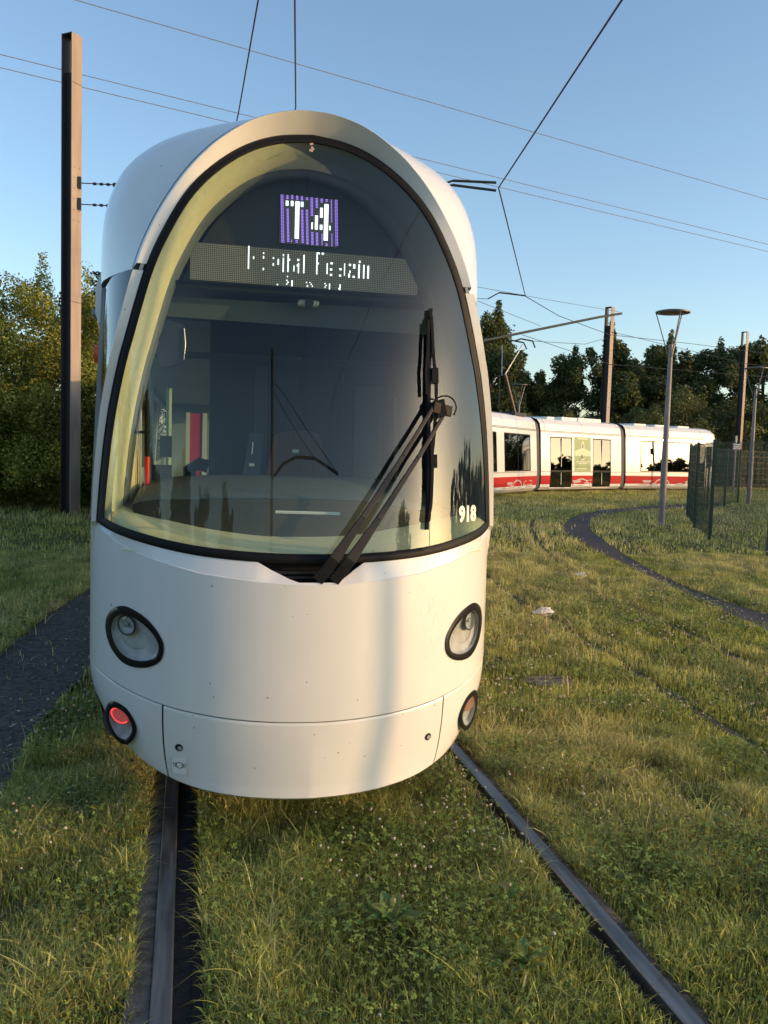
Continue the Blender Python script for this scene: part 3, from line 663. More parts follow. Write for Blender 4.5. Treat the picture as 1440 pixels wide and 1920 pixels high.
# destination display
dr = deep_ring(.115, .36)
dp = [(p[0]*.97, p[2]) for p in dr if p[2] > 2.345]
ys = .75
pan = [(q[0], q[1]) for q in dp]
pan = sorted([q for q in pan if q[0] > 0], key=lambda q: q[1])+sorted([q for q in pan if q[0] <= 0], key=lambda q: -q[1])
pan = [(pan[0][0]+.01, 2.338)]+pan+[(pan[-1][0]-.01, 2.338)]
disp = MB().prism(pan, ys+.012, ys+.05).build('display_housing', M['darkpanel'], tram, smooth=False)
def led_mat(name, bgc, dot, pitch):
    m = principled(name, bgc, .6); N, L = nodes(m); b = N['Principled BSDF']; tc = N.new('ShaderNodeTexCoord'); sp = N.new('ShaderNodeSeparateXYZ'); L.new(tc.outputs['Object'], sp.inputs[0])
    o = []
    for ax_ in ('X', 'Z'):
        a = N.new('ShaderNodeMath'); a.operation = 'MULTIPLY'; a.inputs[1].default_value = 1/pitch; L.new(sp.outputs[ax_], a.inputs[0])
        f = N.new('ShaderNodeMath'); f.operation = 'FRACT'; L.new(a.outputs[0], f.inputs[0])
        g_ = N.new('ShaderNodeMath'); g_.operation = 'GREATER_THAN'; g_.inputs[1].default_value = .42; L.new(f.outputs[0], g_.inputs[0]); o.append(g_)
    mu = N.new('ShaderNodeMath'); mu.operation = 'MULTIPLY'; L.new(o[0].outputs[0], mu.inputs[0]); L.new(o[1].outputs[0], mu.inputs[1])
    mx = N.new('ShaderNodeMix'); mx.data_type = 'RGBA'; mx.inputs[6].default_value = (*bgc, 1); mx.inputs[7].default_value = (*dot, 1)
    L.new(mu.outputs[0], mx.inputs[0]); L.new(mx.outputs[2], b.inputs['Base Color']); L.new(mx.outputs[2], b.inputs['Emission Color']); b.inputs['Emission Strength'].default_value = .35
    return m
rect(MB(), -.513, .556, ys, 2.361, 2.528, .01).build('led_strip', led_mat('led_matrix', (.035, .033, .022), (.17, .16, .11), .0085), disp, smooth=False)
wm = principled('led_white', (.8, .8, .8), .5, emit=(.9, .95, 1), estr=1.0); pm = principled('led_purple', (.25, .12, .5), .5, emit=(.34, .18, .85), estr=.8)
def D(x, y):   # reading of the strip (its own skewed units) to metres on the panel
    return -.513+(x-75)/1927*1.069, 2.528-(y-510-.079*(x-75))/(315-.009*(x-75))*.167
marks = [(547, 545, 740, 9), (588, 633, 655, 9), (670, 600, 612, 9), (670, 630, 652, 9), (670, 730, 750, 9), (752, 640, 656, 10), (752, 690, 712, 10), (793, 655, 705, 11), (835, 615, 632, 9), (835, 645, 765, 9), (875, 615, 765, 9), (886, 655, 668, 12), (925, 710, 760, 7), (960, 655, 672, 16), (957, 700, 720, 16), (963, 690, 775, 9), (1008, 620, 775, 9), (1118, 600, 785, 9), (1130, 600, 615, 17), (1166, 602, 618, 18), (1127, 685, 700, 14), (1206, 690, 782, 9), (1243, 683, 700, 18), (1240, 735, 752, 18), (1240, 780, 797, 18), (1320, 733, 750, 17), (1318, 787, 803, 17), (1355, 692, 795, 7)]
marks += [(990+a*.9375, 450+b_*.9375, 450+c_*.9375, d_) for a, b_, c_, d_ in [(438, 262, 282, 18), (478, 265, 305, 17), (440, 322, 345, 9), (432, 350, 385, 14), (475, 370, 388, 17), (527, 235, 255, 13), (523, 268, 392, 13), (567, 272, 395, 11), (608, 280, 395, 14)]]
marks += [(790, 865, 877, 9), (872, 798, 808, 9), (868, 830, 842, 8), (878, 845, 858, 9), (868, 860, 872, 8), (912, 835, 885, 10), (1034, 848, 858, 8), (1042, 875, 890, 10), (1062, 850, 858, 8), (1074, 862, 874, 9), (1084, 880, 890, 8), (1190, 858, 868, 8), (1200, 872, 884, 9), (1192, 888, 898, 8), (1230, 862, 912, 8), (1320, 868, 905, 8), (1310, 900, 912, 7), (1320, 908, 918, 8)]
mb = MB()
for x, a, b_, w_ in marks:
    x0, za = D(x-w_/2, a); x1, zb_ = D(x+w_/2, b_); mb.add([(x0, ys-.003, zb_), (x1, ys-.003, zb_), (x1, ys-.003, za), (x0, ys-.003, za)], [(0, 1, 2, 3)])
mb.build('destination_text', wm, disp, smooth=False)
rect(MB(), -.111, .157, ys, 2.556, 2.772, .01).build('route_sign', led_mat('led_matrix_dark', (.03, .03, .035), (.07, .068, .06), .0085), disp, smooth=False)
def T(x, y):
    k = (x-838+(y-115)*.041)/484; return -.111+k*.268, 2.772-(y-115-k*46)/(390)*.216
mp_ = MB()
for x, a, b_, w_ in [(850, 115, 505, 22), (895, 120, 150, 14), (895, 230, 500, 15), (935, 120, 150, 14), (976, 125, 155, 14), (1016, 130, 160, 14), (1016, 240, 520, 15), (1056, 240, 525, 16), (1058, 140, 160, 14), (1098, 140, 300, 18), (1098, 425, 530, 16), (1140, 145, 225, 16), (1138, 430, 535, 16), (1182, 150, 190, 14), (1180, 440, 535, 8), (1224, 155, 175, 14), (1218, 520, 540, 14), (1264, 158, 350, 9), (1264, 440, 545, 9), (1305, 160, 548, 22), (922, 485, 510, 12), (965, 490, 515, 14)]:
    yv = a
    while yv < b_-4:
        for off in ((-w_*.3, w_*.3) if w_ > 12 else (0,)):
            x0, z0_ = T(x+off-4.2, yv); x1, z1_ = T(x+off+4.2, yv+8); mp_.add([(x0, ys-.003, z1_), (x1, ys-.003, z1_), (x1, ys-.003, z0_), (x0, ys-.003, z0_)], [(0, 1, 2, 3)])
        yv += 12
mp_.build('route_background', pm, disp, smooth=False)
mb = MB()
for x, a, b_, w_ in [(891, 165, 207, 20), (933, 167, 210, 20), (1016, 175, 218, 20), (972, 170, 480, 21), (1097, 345, 402, 9), (1134, 288, 405, 19), (1178, 225, 307, 19), (1173, 365, 407, 20), (1216, 195, 498, 22), (1248, 375, 412, 9)]:
    x0, za = T(x-w_/2, a); x1, zb_ = T(x+w_/2, b_); mb.add([(x0, ys-.005, zb_), (x1, ys-.005, zb_), (x1, ys-.005, za), (x0, ys-.005, za)], [(0, 1, 2, 3)])
mb.build('route_number', wm, disp, smooth=False)
MB().box(-.66, .70, .70, .76, 2.318, 2.340).build('display_shelf', M['greylining'], disp, smooth=False)
MB().add([(-.62, .80, 2.285), (.70, .80, 2.30), (.70, .84, 2.185), (-.62, .84, 2.200)], [(0, 1, 2, 3)]).build('sunblind', principled('blind', (.10, .13, .13), .7), tram, smooth=False)
cm = MB().box(-.02, .078, .72, .78, 2.272, 2.300).build('dash_camera', M['white'], tram, smooth=False, bevel=.01)
MB().tube([(.030, .705, 2.283), (.030, .74, 2.283)], .020, 16).build('camera_lens', M['blackgloss'], cm)
# ------------------------------------------------------------------ (near tram ends)

# ------------------------------------------------------------------ ground, track, paths
GRID = 400
gm = varied('soil_and_turf', (.07, .078, .024), (.14, .125, .05), 1.4, (.9, 1.0), bump=.7, bscale=30, detail=10, spec=.15)
gv = [(-700, -500, 0), (900, -500, 0), (900, 900, 0), (-700, 900, 0)]
tag(MB().add([(x, y, -.035) for x, y, _ in gv], [(0, 1, 2, 3)]).build('ground', gm, smooth=False), kind='structure')
pathm = varied('asphalt_path', (.055, .046, .044), (.15, .125, .115), 30, (.85, .97), bump=1.0, bscale=60, detail=10, spec=.2)
def ribbon(L_, R_, z=0): 
    n = len(L_); return MB().add([(*p, z) for p in L_]+[(*p, z) for p in R_], [(i, i+1, n+i+1, n+i) for i in range(n-1)])
pL = [(5.1, 4.6), (5.30, 6.1), (5.45, 7.06), (5.66, 8.13), (6.04, 9.95), (6.79, 13.03), (7.55, 16.0), (8.4, 18.1), (10.2, 21.1), (12.2, 23.4), (15, 25.6), (19, 28)]
pR = [(6.0, 4.4), (5.98, 6.4), (6.02, 7.81), (6.14, 9.32), (6.74, 11.73), (7.87, 15.13), (8.98, 17.99), (10.77, 21.0), (12.7, 22.9), (15.6, 24.9), (17, 25.7), (19.3, 27.2)]
pL = [tuple(p) for p in resample(crom(pL, 4), 40)]; pR = [tuple(p) for p in resample(crom(pR, 4), 40)]
tag(ribbon(pL, pR, -.018).build('path', pathm, smooth=False), kind='structure')
lL = [(-1.62, 1.0), (-1.50, 3.5), (-1.45, 5.0), (-1.36, 6.77), (-1.25, 8.3), (-1.05, 9.62), (-1.0, 14), (-1.0, 30)]
lR = [(-.92, 1.0), (-.83, 3.2), (-.80, 4.0), (-.82, 5.03), (-.66, 6.4), (-.45, 9.6), (-.4, 14), (-.4, 30)]
tag(ribbon(lL, lR, -.018).build('path', pathm, smooth=False), kind='structure')
# chips and dead leaves lying on the left path
def scatter_quads(name, n, poly, zr, sr, cols, mat, seed, kind='stuff', aspect=.5):
    r = np.random.default_rng(seed); P = np.array(poly); mn, mx_ = P.min(0), P.max(0); V, F, C = [], [], []
    X = r.uniform(mn[0], mx_[0], n*3); Y = r.uniform(mn[1], mx_[1], n*3); m = inside_np(poly, X, Y); X, Y = X[m][:n], Y[m][:n]
    mb = MB()
    for x, y in zip(X, Y):
        a = r.uniform(0, 2*PI); s1 = r.uniform(*sr); s2 = s1*r.uniform(aspect*.4, aspect); z = r.uniform(*zr); t = r.uniform(-.3, .3)
        c_, s_ = math.cos(a), math.sin(a)
        q = [(-s1, 0, 0), (0, -s2, s2*t), (s1, 0, s1*t*.5), (0, s2, s2*.2)]
        mb.add([(x+p[0]*c_-p[1]*s_, y+p[0]*s_+p[1]*c_, z+p[2]) for p in q], [(0, 1, 2, 3)])
    return tag(mb.build(name, mat, smooth=False), kind=kind)
tag(scatter_quads('leaf_litter', 1500, lL+lR[::-1], (-.014, -.006), (.006, .028), None, varied('litter_chips', (.14, .12, .10), (.42, .37, .32), 9, (.8, .9), lo=.45, hi=.6), 3), kind='stuff')
tag(scatter_quads('gravel_chips', 2500, pL+pR[::-1], (-.014, -.008), (.006, .022), None, varied('path_chips', (.05, .042, .04), (.14, .12, .11), 9, (.8, .9)), 4), kind='stuff')

# rails of the near track
XC, GA = .693, .7175
for s_ in (-1, 1):
    xi = XC+s_*GA
    h = .062
    pr = [(0, -.03), (0, -.004), (.004, 0), (h-.004, 0), (h, -.004), (h, -.03)]
    ys_ = [-6, 0, 1.5, 60]
    root = MB().grid([[(xi+s_*a, y, z) for y in ys_] for a, z in pr]).build('rail', M['railtop'], angle=30)
    tag(root, 'steel rail emerging under the left side of the near tram with black groove beside it' if s_ < 0 else 'shiny steel rail running out from under the right side of the near tram', 'rail', 'rails of the track under the near tram')
    if s_ < 0:
        MB().add([(xi-.001, -6, -.03), (xi+.085, -6, -.028), (xi+.085, 60, -.028), (xi-.001, 60, -.03)], [(0, 1, 2, 3)]).build('groove', M['grime'], root, smooth=False)
        MB().box(xi+.058, xi+.086, -6, 60, -.03, -.012).build('rubber_strip', M['black'], root, smooth=False)
        MB().add([(xi-h-.002, -6, -.012), (xi-h-.075, -6, -.014), (xi-h-.075, 60, -.014), (xi-h-.002, 60, -.012)], [(3, 2, 1, 0)]).build('rail_surround', M['concrete'], root, smooth=False)
    else:
        MB().add([(xi, -6, -.034), (xi-.055, -6, -.030), (xi-.055, 60, -.030), (xi, 60, -.034)], [(3, 2, 1, 0)]).build('groove', M['grime'], root, smooth=False)
        MB().add([(xi+h+.002, -6, -.018), (xi+h+.05, -6, -.022), (xi+h+.05, 60, -.022), (xi+h+.002, 60, -.018)], [(0, 1, 2, 3)]).build('rail_surround', M['concrete'], root, smooth=False)
# second track, mostly grown over
t2a = [tuple(p) for p in resample(crom([(3.02, 0), (3.08, 2), (3.18, 4.07), (3.27, 5.1), (3.40, 6.4), (3.55, 8.26), (3.80, 10.3), (4.35, 13), (5.7, 17.5), (7.7, 21.5), (10.5, 24.6), (14, 27.0), (20, 30)], 6), 90)]
t2b = [tuple(p) for p in resample(crom([(4.40, 0), (4.38, 3), (4.42, 5.61), (4.57, 6.9), (4.78, 8.5), (5.1, 10.2), (5.67, 12.66), (7.17, 17.0), (8.6, 20.0), (10.6, 22.9), (13.5, 25.4), (20, 28.6)], 6), 90)]
for L_, lab, w_ in ((t2a, 'overgrown rail showing as a dark slot in the clover right of the near tram', .055), (t2b, 'overgrown rail hidden in taller dry grass beside the right hand path', .05)):
    n = len(L_); A_, B_ = [], []
    for i, p in enumerate(L_):
        q = np.array(L_[min(i+1, n-1)])-np.array(L_[max(i-1, 0)]); q = q/np.linalg.norm(q); nn = np.array((q[1], -q[0]))
        A_.append(tuple(np.array(p)-nn*w_/2)); B_.append(tuple(np.array(p)+nn*w_/2))
    o = ribbon(A_, B_, -.02).build('overgrown_rail', M['railrust'], smooth=False)
    tag(o, lab, 'rail', 'overgrown rails of the curving track')
    C_ = [tuple(np.array(a)*2.6-np.array(b)*1.6) for a, b in zip(A_, B_)]
    ribbon(C_, A_, -.031).build('groove', M['grime'], o, smooth=False)
# brown utility cover in the grass
tag(MB().add([(2.55+.19*math.cos(a)*(1+.1*math.sin(3*a)), 5.58+.15*math.sin(a), -.004) for a in np.linspace(0, 2*PI, 20)[:-1]], [tuple(range(19))]).build('bare_patch', M['concrete'], smooth=False), 'small bare brown patch of earth in the grass right of the near tram', 'bare patch')

# ------------------------------------------------------------------ grass
def build_np(name, V, F4, F3, C, mat, label=None):
    me = bpy.data.meshes.new(name); nv = len(V); me.vertices.add(nv); me.vertices.foreach_set('co', V.astype(np.float32).ravel())
    n4, n3 = len(F4), len(F3); loops = np.concatenate([F4.ravel(), F3.ravel()]).astype(np.int32)
    me.loops.add(len(loops)); me.loops.foreach_set('vertex_index', loops); me.polygons.add(n4+n3)
    st_ = np.concatenate([np.arange(n4)*4, n4*4+np.arange(n3)*3]).astype(np.int32)
    me.polygons.foreach_set('loop_start', st_)
    try: me.polygons.foreach_set('loop_total', np.concatenate([np.full(n4, 4), np.full(n3, 3)]).astype(np.int32))
    except Exception: pass
    me.update(calc_edges=True)
    at = me.attributes.new('Col', 'FLOAT_COLOR', 'POINT'); c4 = np.ones((nv, 4), np.float32); c4[:, :3] = C; at.data.foreach_set('color', c4.ravel())
    me.materials.append(mat); o = bpy.data.objects.new(name, me); COL.objects.link(o); return o
PATHS = [lL+lR[::-1], pL+pR[::-1]]
def dist_line(L_, X, Y):
    d = np.full(X.shape, 1e9); L_ = np.array(L_)
    for a, b in zip(L_[:-1], L_[1:]):
        ab = b-a; t = np.clip(((X-a[0])*ab[0]+(Y-a[1])*ab[1])/(ab@ab), 0, 1); d = np.minimum(d, np.hypot(X-a[0]-t*ab[0], Y-a[1]-t*ab[1]))
    return d
def vnoise(X, Y, sc, seed):
    r = np.random.default_rng(seed); T_ = r.random((64, 64)); x = X/sc; y = Y/sc; xi = np.floor(x).astype(int); yi = np.floor(y).astype(int); fx = x-xi; fy = y-yi
    fx = fx*fx*(3-2*fx); fy = fy*fy*(3-2*fy); g_ = lambda a, b: T_[a % 64, b % 64]
    return (g_(xi, yi)*(1-fx)+g_(xi+1, yi)*fx)*(1-fy)+(g_(xi, yi+1)*(1-fx)+g_(xi+1, yi+1)*fx)*fy
def in_view(X, Y, m=.12):
    # wedge seen by the camera with a margin for side steps
    a = np.arctan2(X, Y+.3)-YAW; return (np.abs(a) < .47+m) 
def sample_ground(n, y0, y1, seed, margin=.12, x0=-3.2, x1=None):
    r = np.random.default_rng(seed); x1 = x1 if x1 is not None else y1*.95+1
    X = r.uniform(x0, x1, int(n)); Y = r.uniform(y0, y1, int(n))
    ok = in_view(X, Y, margin)
    rl = XC-GA; rr_ = XC+GA
    ok &= ~((X > rl-.062-.055) & (X < rl+.088)) & ~((X > rr_-.045) & (X < rr_+.062+.035))
    for p in PATHS: 
        ok &= ~inside_np(p, X, Y) | (r.random(len(X)) < .012)
    ok &= dist_line(t2a, X, Y) > np.where(Y < 16, .05, .0)+.02*np.sin(Y*9)*(r.random(len(X)) < .6)
    ok &= (dist_line(t2b, X, Y) > .045) | (Y > 20)
    ok &= (np.hypot((X-2.55)/.17, (Y-5.58)/.13) > 1) | (r.random(len(X)) < .25)
    # nothing under the tram body
    ok &= ~((np.abs(X-.52) < .95) & (Y > 4.9))
    return X[ok], Y[ok], r
def blades(name, n, y0, y1, seed, hr, wr, segs, lean=.5, x0=-3.2, x1=None, clump=True, straw=0):
    X, Y, r = sample_ground(n, y0, y1, seed, x0=x0, x1=x1); n = len(X)
    n1 = vnoise(X, Y, .22, 5); n2 = vnoise(X, Y, 1.1, 6); n3 = vnoise(X, Y, .07, 8)
    if clump:
        keep = r.random(n) < np.clip(.12+1.0*n1+.55*(n3-.3), 0, 1); X, Y, n1, n2, n3 = X[keep], Y[keep], n1[keep], n2[keep], n3[keep]; n = len(X)
    if straw: keep = r.random(n) < np.clip(n2*1.3-.2, .1, 1); X, Y, n1, n2, n3 = X[keep], Y[keep], n1[keep], n2[keep], n3[keep]; n = len(X)
    h = r.uniform(*hr, n)*(.40+1.1*n1**1.3)*(.6+.8*n2); 
    tall = dist_line(t2b, X, Y) < .22; h = np.where(tall, h*1.5, h)
    edge = np.exp(-np.abs(dist_line(pL, X, Y)-.06)/.12)+np.exp(-np.abs(dist_line(pR, X, Y)-.06)/.12); h = h*(1-.25*edge)
    w = r.uniform(*wr, n); a = r.uniform(0, 2*PI, n); ln = r.uniform(.1, 1, n)**1.2*lean*2*h; da = a+r.normal(0, .5, n)
    lx, ly = np.cos(da)*ln, np.sin(da)*ln; px, py = -np.sin(a)*w/2, np.cos(a)*w/2
    K = segs; vs = []
    for k in range(K):
        t = k/K; ww = (1-t**2*.6)
        bx = X+lx*t**1.8; by = Y+ly*t**1.8; bz_ = -.035+(h+.02)*(t**.85)*(1-.15*t*(ln/h.clip(1e-3))**.5)
        vs.append(np.stack([bx+px*ww, by+py*ww, bz_], 1)); vs.append(np.stack([bx-px*ww, by-py*ww, bz_], 1))
    vs.append(np.stack([X+lx, Y+ly, -.035+(h+.02)*(1-.25*np.minimum(ln/h.clip(1e-3), 1.5))], 1))
    NV = 2*K+1; V = np.stack(vs, 1).reshape(-1, 3); b = np.arange(n)*NV
    F4 = np.concatenate([np.stack([b+2*k, b+2*k+1, b+2*k+3, b+2*k+2], 1) for k in range(K-1)]) if K > 1 else np.zeros((0, 4), int)
    F3 = np.stack([b+2*K-2, b+2*K-1, b+2*K], 1)
    dry = np.clip((n2-.27)*1.6+.5*(n1-.5)+r.normal(0, .3, n)+.18*tall*2+.12*(X > 3)+straw, 0, 1)
    g1 = np.array([.18, .235, .05]); g2 = np.array([.54, .535, .13]); st = np.array([.80, .66, .34])
    tt = r.random(n)[:, None]; c = g1*(1-tt)+g2*tt; dr_ = (dry*r.random(n)**1.3)[:, None]; c = c*(1-dr_)+st*dr_; c *= r.uniform(.5, 1.5, (n, 1))*(.8+.4*n1[:, None])
    C = np.repeat(c, NV, 0)
    return V, F4, F3, C
def merge(parts):
    V, F4, F3, C = [], [], [], []; o = 0
    for v, a, b, c in parts: V.append(v); F4.append(a+o); F3.append(b+o); C.append(c); o += len(v)
    return np.vstack(V), np.vstack(F4), np.vstack(F3), np.vstack(C)
near = merge([blades('g', 430000, 1.2, 4.6, 21, (.014, .062), (.0020, .0048), 4, .85, x0=-1.6, x1=3.6), blades('g', 4500, 1.2, 5, 22, (.08, .17), (.002, .0042), 5, .9, x0=-1.6, x1=3.6), blades('g', 45000, 1.2, 4.6, 27, (.03, .09), (.0012, .0026), 3, 1.0, x0=-1.6, x1=3.6, straw=.8), blades('g', 16000, 1.2, 4.6, 25, (.03, .08), (.006, .011), 4, 1.1, x0=-1.6, x1=3.6)])
tag(build_np('grass', *near, M['grass']), kind='stuff')
mid = merge([blades('g', 620000, 4.6, 13, 23, (.02, .078), (.004, .009), 2, .65, x0=-3.2, x1=12), blades('g', 70000, 4.6, 12, 28, (.03, .09), (.003, .006), 2, .9, x0=-3.2, x1=12, straw=.8), blades('g', 14000, 4.6, 11, 26, (.09, .19), (.004, .007), 2, .8, x0=-3.2, x1=12)])
tag(build_np('grass', *mid, M['grass']), kind='stuff')
far_ = blades('g', 420000, 13, 44, 24, (.05, .11), (.014, .035), 1, .4, x0=-6, x1=42)
tag(build_np('grass', *far_, M['grass']), kind='stuff')

def clover(n, y0, y1, seed, size, x0=-1.6, x1=3.6):
    X, Y, r = sample_ground(n, y0, y1, seed, x0=x0, x1=x1); k = vnoise(X, Y, .33, 15); keep = r.random(len(X)) < np.clip((k-.33)*2.6, 0.04, 1); X, Y = X[keep], Y[keep]; n = len(X)
    Z = r.uniform(.01, .07, n); V, C = [], []; a0 = r.uniform(0, 2*PI, n); s = r.uniform(*size, n); tx, ty = r.normal(0, .35, n), r.normal(0, .35, n)
    c = np.array([.13, .21, .045])*(1-r.random((n, 1)))+np.array([.34, .42, .11])*r.random((n, 1))
    for j in range(3):
        a = a0+j*2*PI/3; ca, sa = np.cos(a), np.sin(a)
        for (u, v) in ((0, 0), (.55, -.48), (1.05, -.30), (1.05, .30), (.55, .48)):
            dx = (u*ca-v*sa)*s; dy = (u*sa+v*ca)*s; V.append(np.stack([X+dx, Y+dy, Z+dx*tx+dy*ty-.1*u*s], 1))
    V = np.stack(V, 1).reshape(-1, 3); b = np.arange(n)*15; F4, F3 = [], []
    for j in range(3):
        q = b+5*j; F4.append(np.stack([q, q+1, q+2, q+3], 1)); F3.append(np.stack([q, q+3, q+4], 1))
    return V, np.concatenate(F4), np.concatenate(F3), np.repeat(c, 15, 0)
cl = merge([clover(60000, 1.3, 5, 31, (.005, .011)), clover(50000, 5, 10, 32, (.008, .015), -1.5, 9)])
tag(build_np('clover_leaves', *cl, M['grass']), kind='stuff')
def heads(n, y0, y1, seed, rad, x0, x1, dens=.45):
    X, Y, r = sample_ground(n, y0, y1, seed, x0=x0, x1=x1); k = vnoise(X, Y, .7, 17); keep = r.random(len(X)) < np.clip((k-dens)*3, .05, 1); X, Y = X[keep], Y[keep]; n = len(X)
    Z = r.uniform(.05, .11, n); s = r.uniform(*rad, n); V = []
    ph = (1+5**.5)/2; ico = np.array([(-1, ph, 0), (1, ph, 0), (-1, -ph, 0), (1, -ph, 0), (0, -1, ph), (0, 1, ph), (0, -1, -ph), (0, 1, -ph), (ph, 0, -1), (ph, 0, 1), (-ph, 0, -1), (-ph, 0, 1)])/1.9
    fi = np.array([(0, 11, 5), (0, 5, 1), (0, 1, 7), (0, 7, 10), (0, 10, 11), (1, 5, 9), (5, 11, 4), (11, 10, 2), (10, 7, 6), (7, 1, 8), (3, 9, 4), (3, 4, 2), (3, 2, 6), (3, 6, 8), (3, 8, 9), (4, 9, 5), (2, 4, 11), (6, 2, 10), (8, 6, 7), (9, 8, 1)])
    jit = 1+r.normal(0, .22, (n, 12, 1)); P = ico[None]*s[:, None, None]*jit*np.array([1, 1, .8]); P = P+np.stack([X, Y, Z], 1)[:, None]
    lx, ly = r.normal(0, .01, n), r.normal(0, .01, n); w = s*.14
    st_ = np.stack([np.stack([X-w, Y, Z], 1), np.stack([X+w, Y, Z], 1), np.stack([X+lx, Y+ly, Z*0-.03], 1)], 1)
    V = np.concatenate([P, st_], 1).reshape(-1, 3); b = np.arange(n)[:, None, None]*15
    F3 = np.concatenate([(b+fi[None]).reshape(-1, 3), (b+np.array([[12, 13, 14]])[None]).reshape(-1, 3)])
    t = r.random((n, 1)); c = np.array([.60, .55, .45])*(1-t*.8)+np.array([.30, .20, .12])*t*.8
    C = np.concatenate([np.repeat(c[:, None], 12, 1), np.full((n, 3, 3), (.06, .10, .03))], 1).reshape(-1, 3)
    return V, np.zeros((0, 4), int), F3, C
fl = merge([heads(600, 1.5, 4.8, 41, (.005, .008), -1.2, 3.6, .38), heads(170, 2.7, 4.4, 44, (.005, .008), .5, 1.38, 0), heads(5200, 4.6, 11, 42, (.007, .011), -1.2, 9.5, .3), heads(9000, 11, 26, 43, (.010, .017), 2, 22, .35)])
tag(build_np('clover_flowers', *fl, M['flower']), kind='stuff')

def weed(x, y, n, ln, seed, label, col=(.20, .28, .075)):
    r = random.Random(seed); V, F4, F3, C = [], [], [], []
    for i in range(n):
        a = 2*PI*i/n*1.9+r.uniform(-.4, .4); l = ln*r.uniform(.6, 1.1); w = l*r.uniform(.13, .2); el = r.uniform(.35, 1.15); K = 6; b = len(V); col_ = [c*r.uniform(.75, 1.35) for c in col]
        for k in range(K+1):
            t = k/K; rr_ = l*t*math.cos(el)*(1+.2*t); z = .0+l*math.sin(el)*t*(1-.45*t); ww = w*math.sin(PI*min(.08+t*.92, 1))**.7*(.45+.9*t if t < .6 else 1)
            for s_ in (-1, 0, 1):
                V.append((x+math.cos(a)*rr_-math.sin(a)*ww*s_, y+math.sin(a)*rr_+math.cos(a)*ww*s_, z+abs(s_)*ww*.35+r.uniform(-.002, .002))); C.append(col_)
        for k in range(K):
            for j in range(2): F4.append((b+3*k+j, b+3*k+j+1, b+3*k+4+j, b+3*k+3+j))
    o = build_np('broadleaf_weed', np.array(V), np.array(F4), np.zeros((0, 3), int), np.array(C), M['grass']); return tag(o, label, 'weed', 'broadleaf weeds between the near rails')
weed(.70, 2.72, 22, .13, 1, 'largest rosette of broad green dock leaves, in the grass between the near rails')
weed(1.06, 2.42, 18, .105, 2, 'rosette of dark broad leaves nearest the right rail at the bottom of the picture')
weed(1.17, 2.80, 14, .085, 3, 'small broad leafed rosette in clover just left of the right rail')

# ------------------------------------------------------------------ trees
def foliage(blobs, n, size, seed, c1, c2, shell=.45, up_bias=.3):
    r = np.random.default_rng(seed); B = np.array(blobs, float); vol = B[:, 3]*B[:, 4]*B[:, 5]; p = vol**(.72); p /= p.sum()
    k = r.choice(len(B), n, p=p); d = r.normal(size=(n, 3)); d /= np.linalg.norm(d, axis=1)[:, None]
    rad = 1-shell*r.random(n)**1.6; rad *= 1+r.normal(0, .10, n)+.16*np.sin(d[:, 0]*7+k)*np.sin(d[:, 2]*6+k*2)*np.cos(d[:, 1]*5+k)
    P = B[k, :3]+d*B[k, 3:6]*rad[:, None]
    s = r.uniform(*size, n)[:, None]
    a = r.normal(size=(n, 3)); a[:, 2] *= .7; a /= np.linalg.norm(a, axis=1)[:, None]; b = np.cross(a, d+r.normal(0, .5, (n, 3))); b /= np.linalg.norm(b, axis=1)[:, None]+1e-6
    V = np.stack([P-a*s, P+b*s*.55, P+a*s, P-b*s*.55], 1); V[:, 1:4:2, 2] += (s*.12)
    t = r.random((n, 1)); blobt = r.random(len(B))[k][:, None]; c = np.array(c1)*(1-t)+np.array(c2)*t; c = c*(.75+.5*blobt)*r.uniform(.8, 1.2, (n, 1))
    b0 = np.arange(n)[:, None]*4
    return V.reshape(-1, 3), b0+np.array([[0, 1, 2, 3]]), np.zeros((0, 3), int), np.repeat(c, 4, 0)
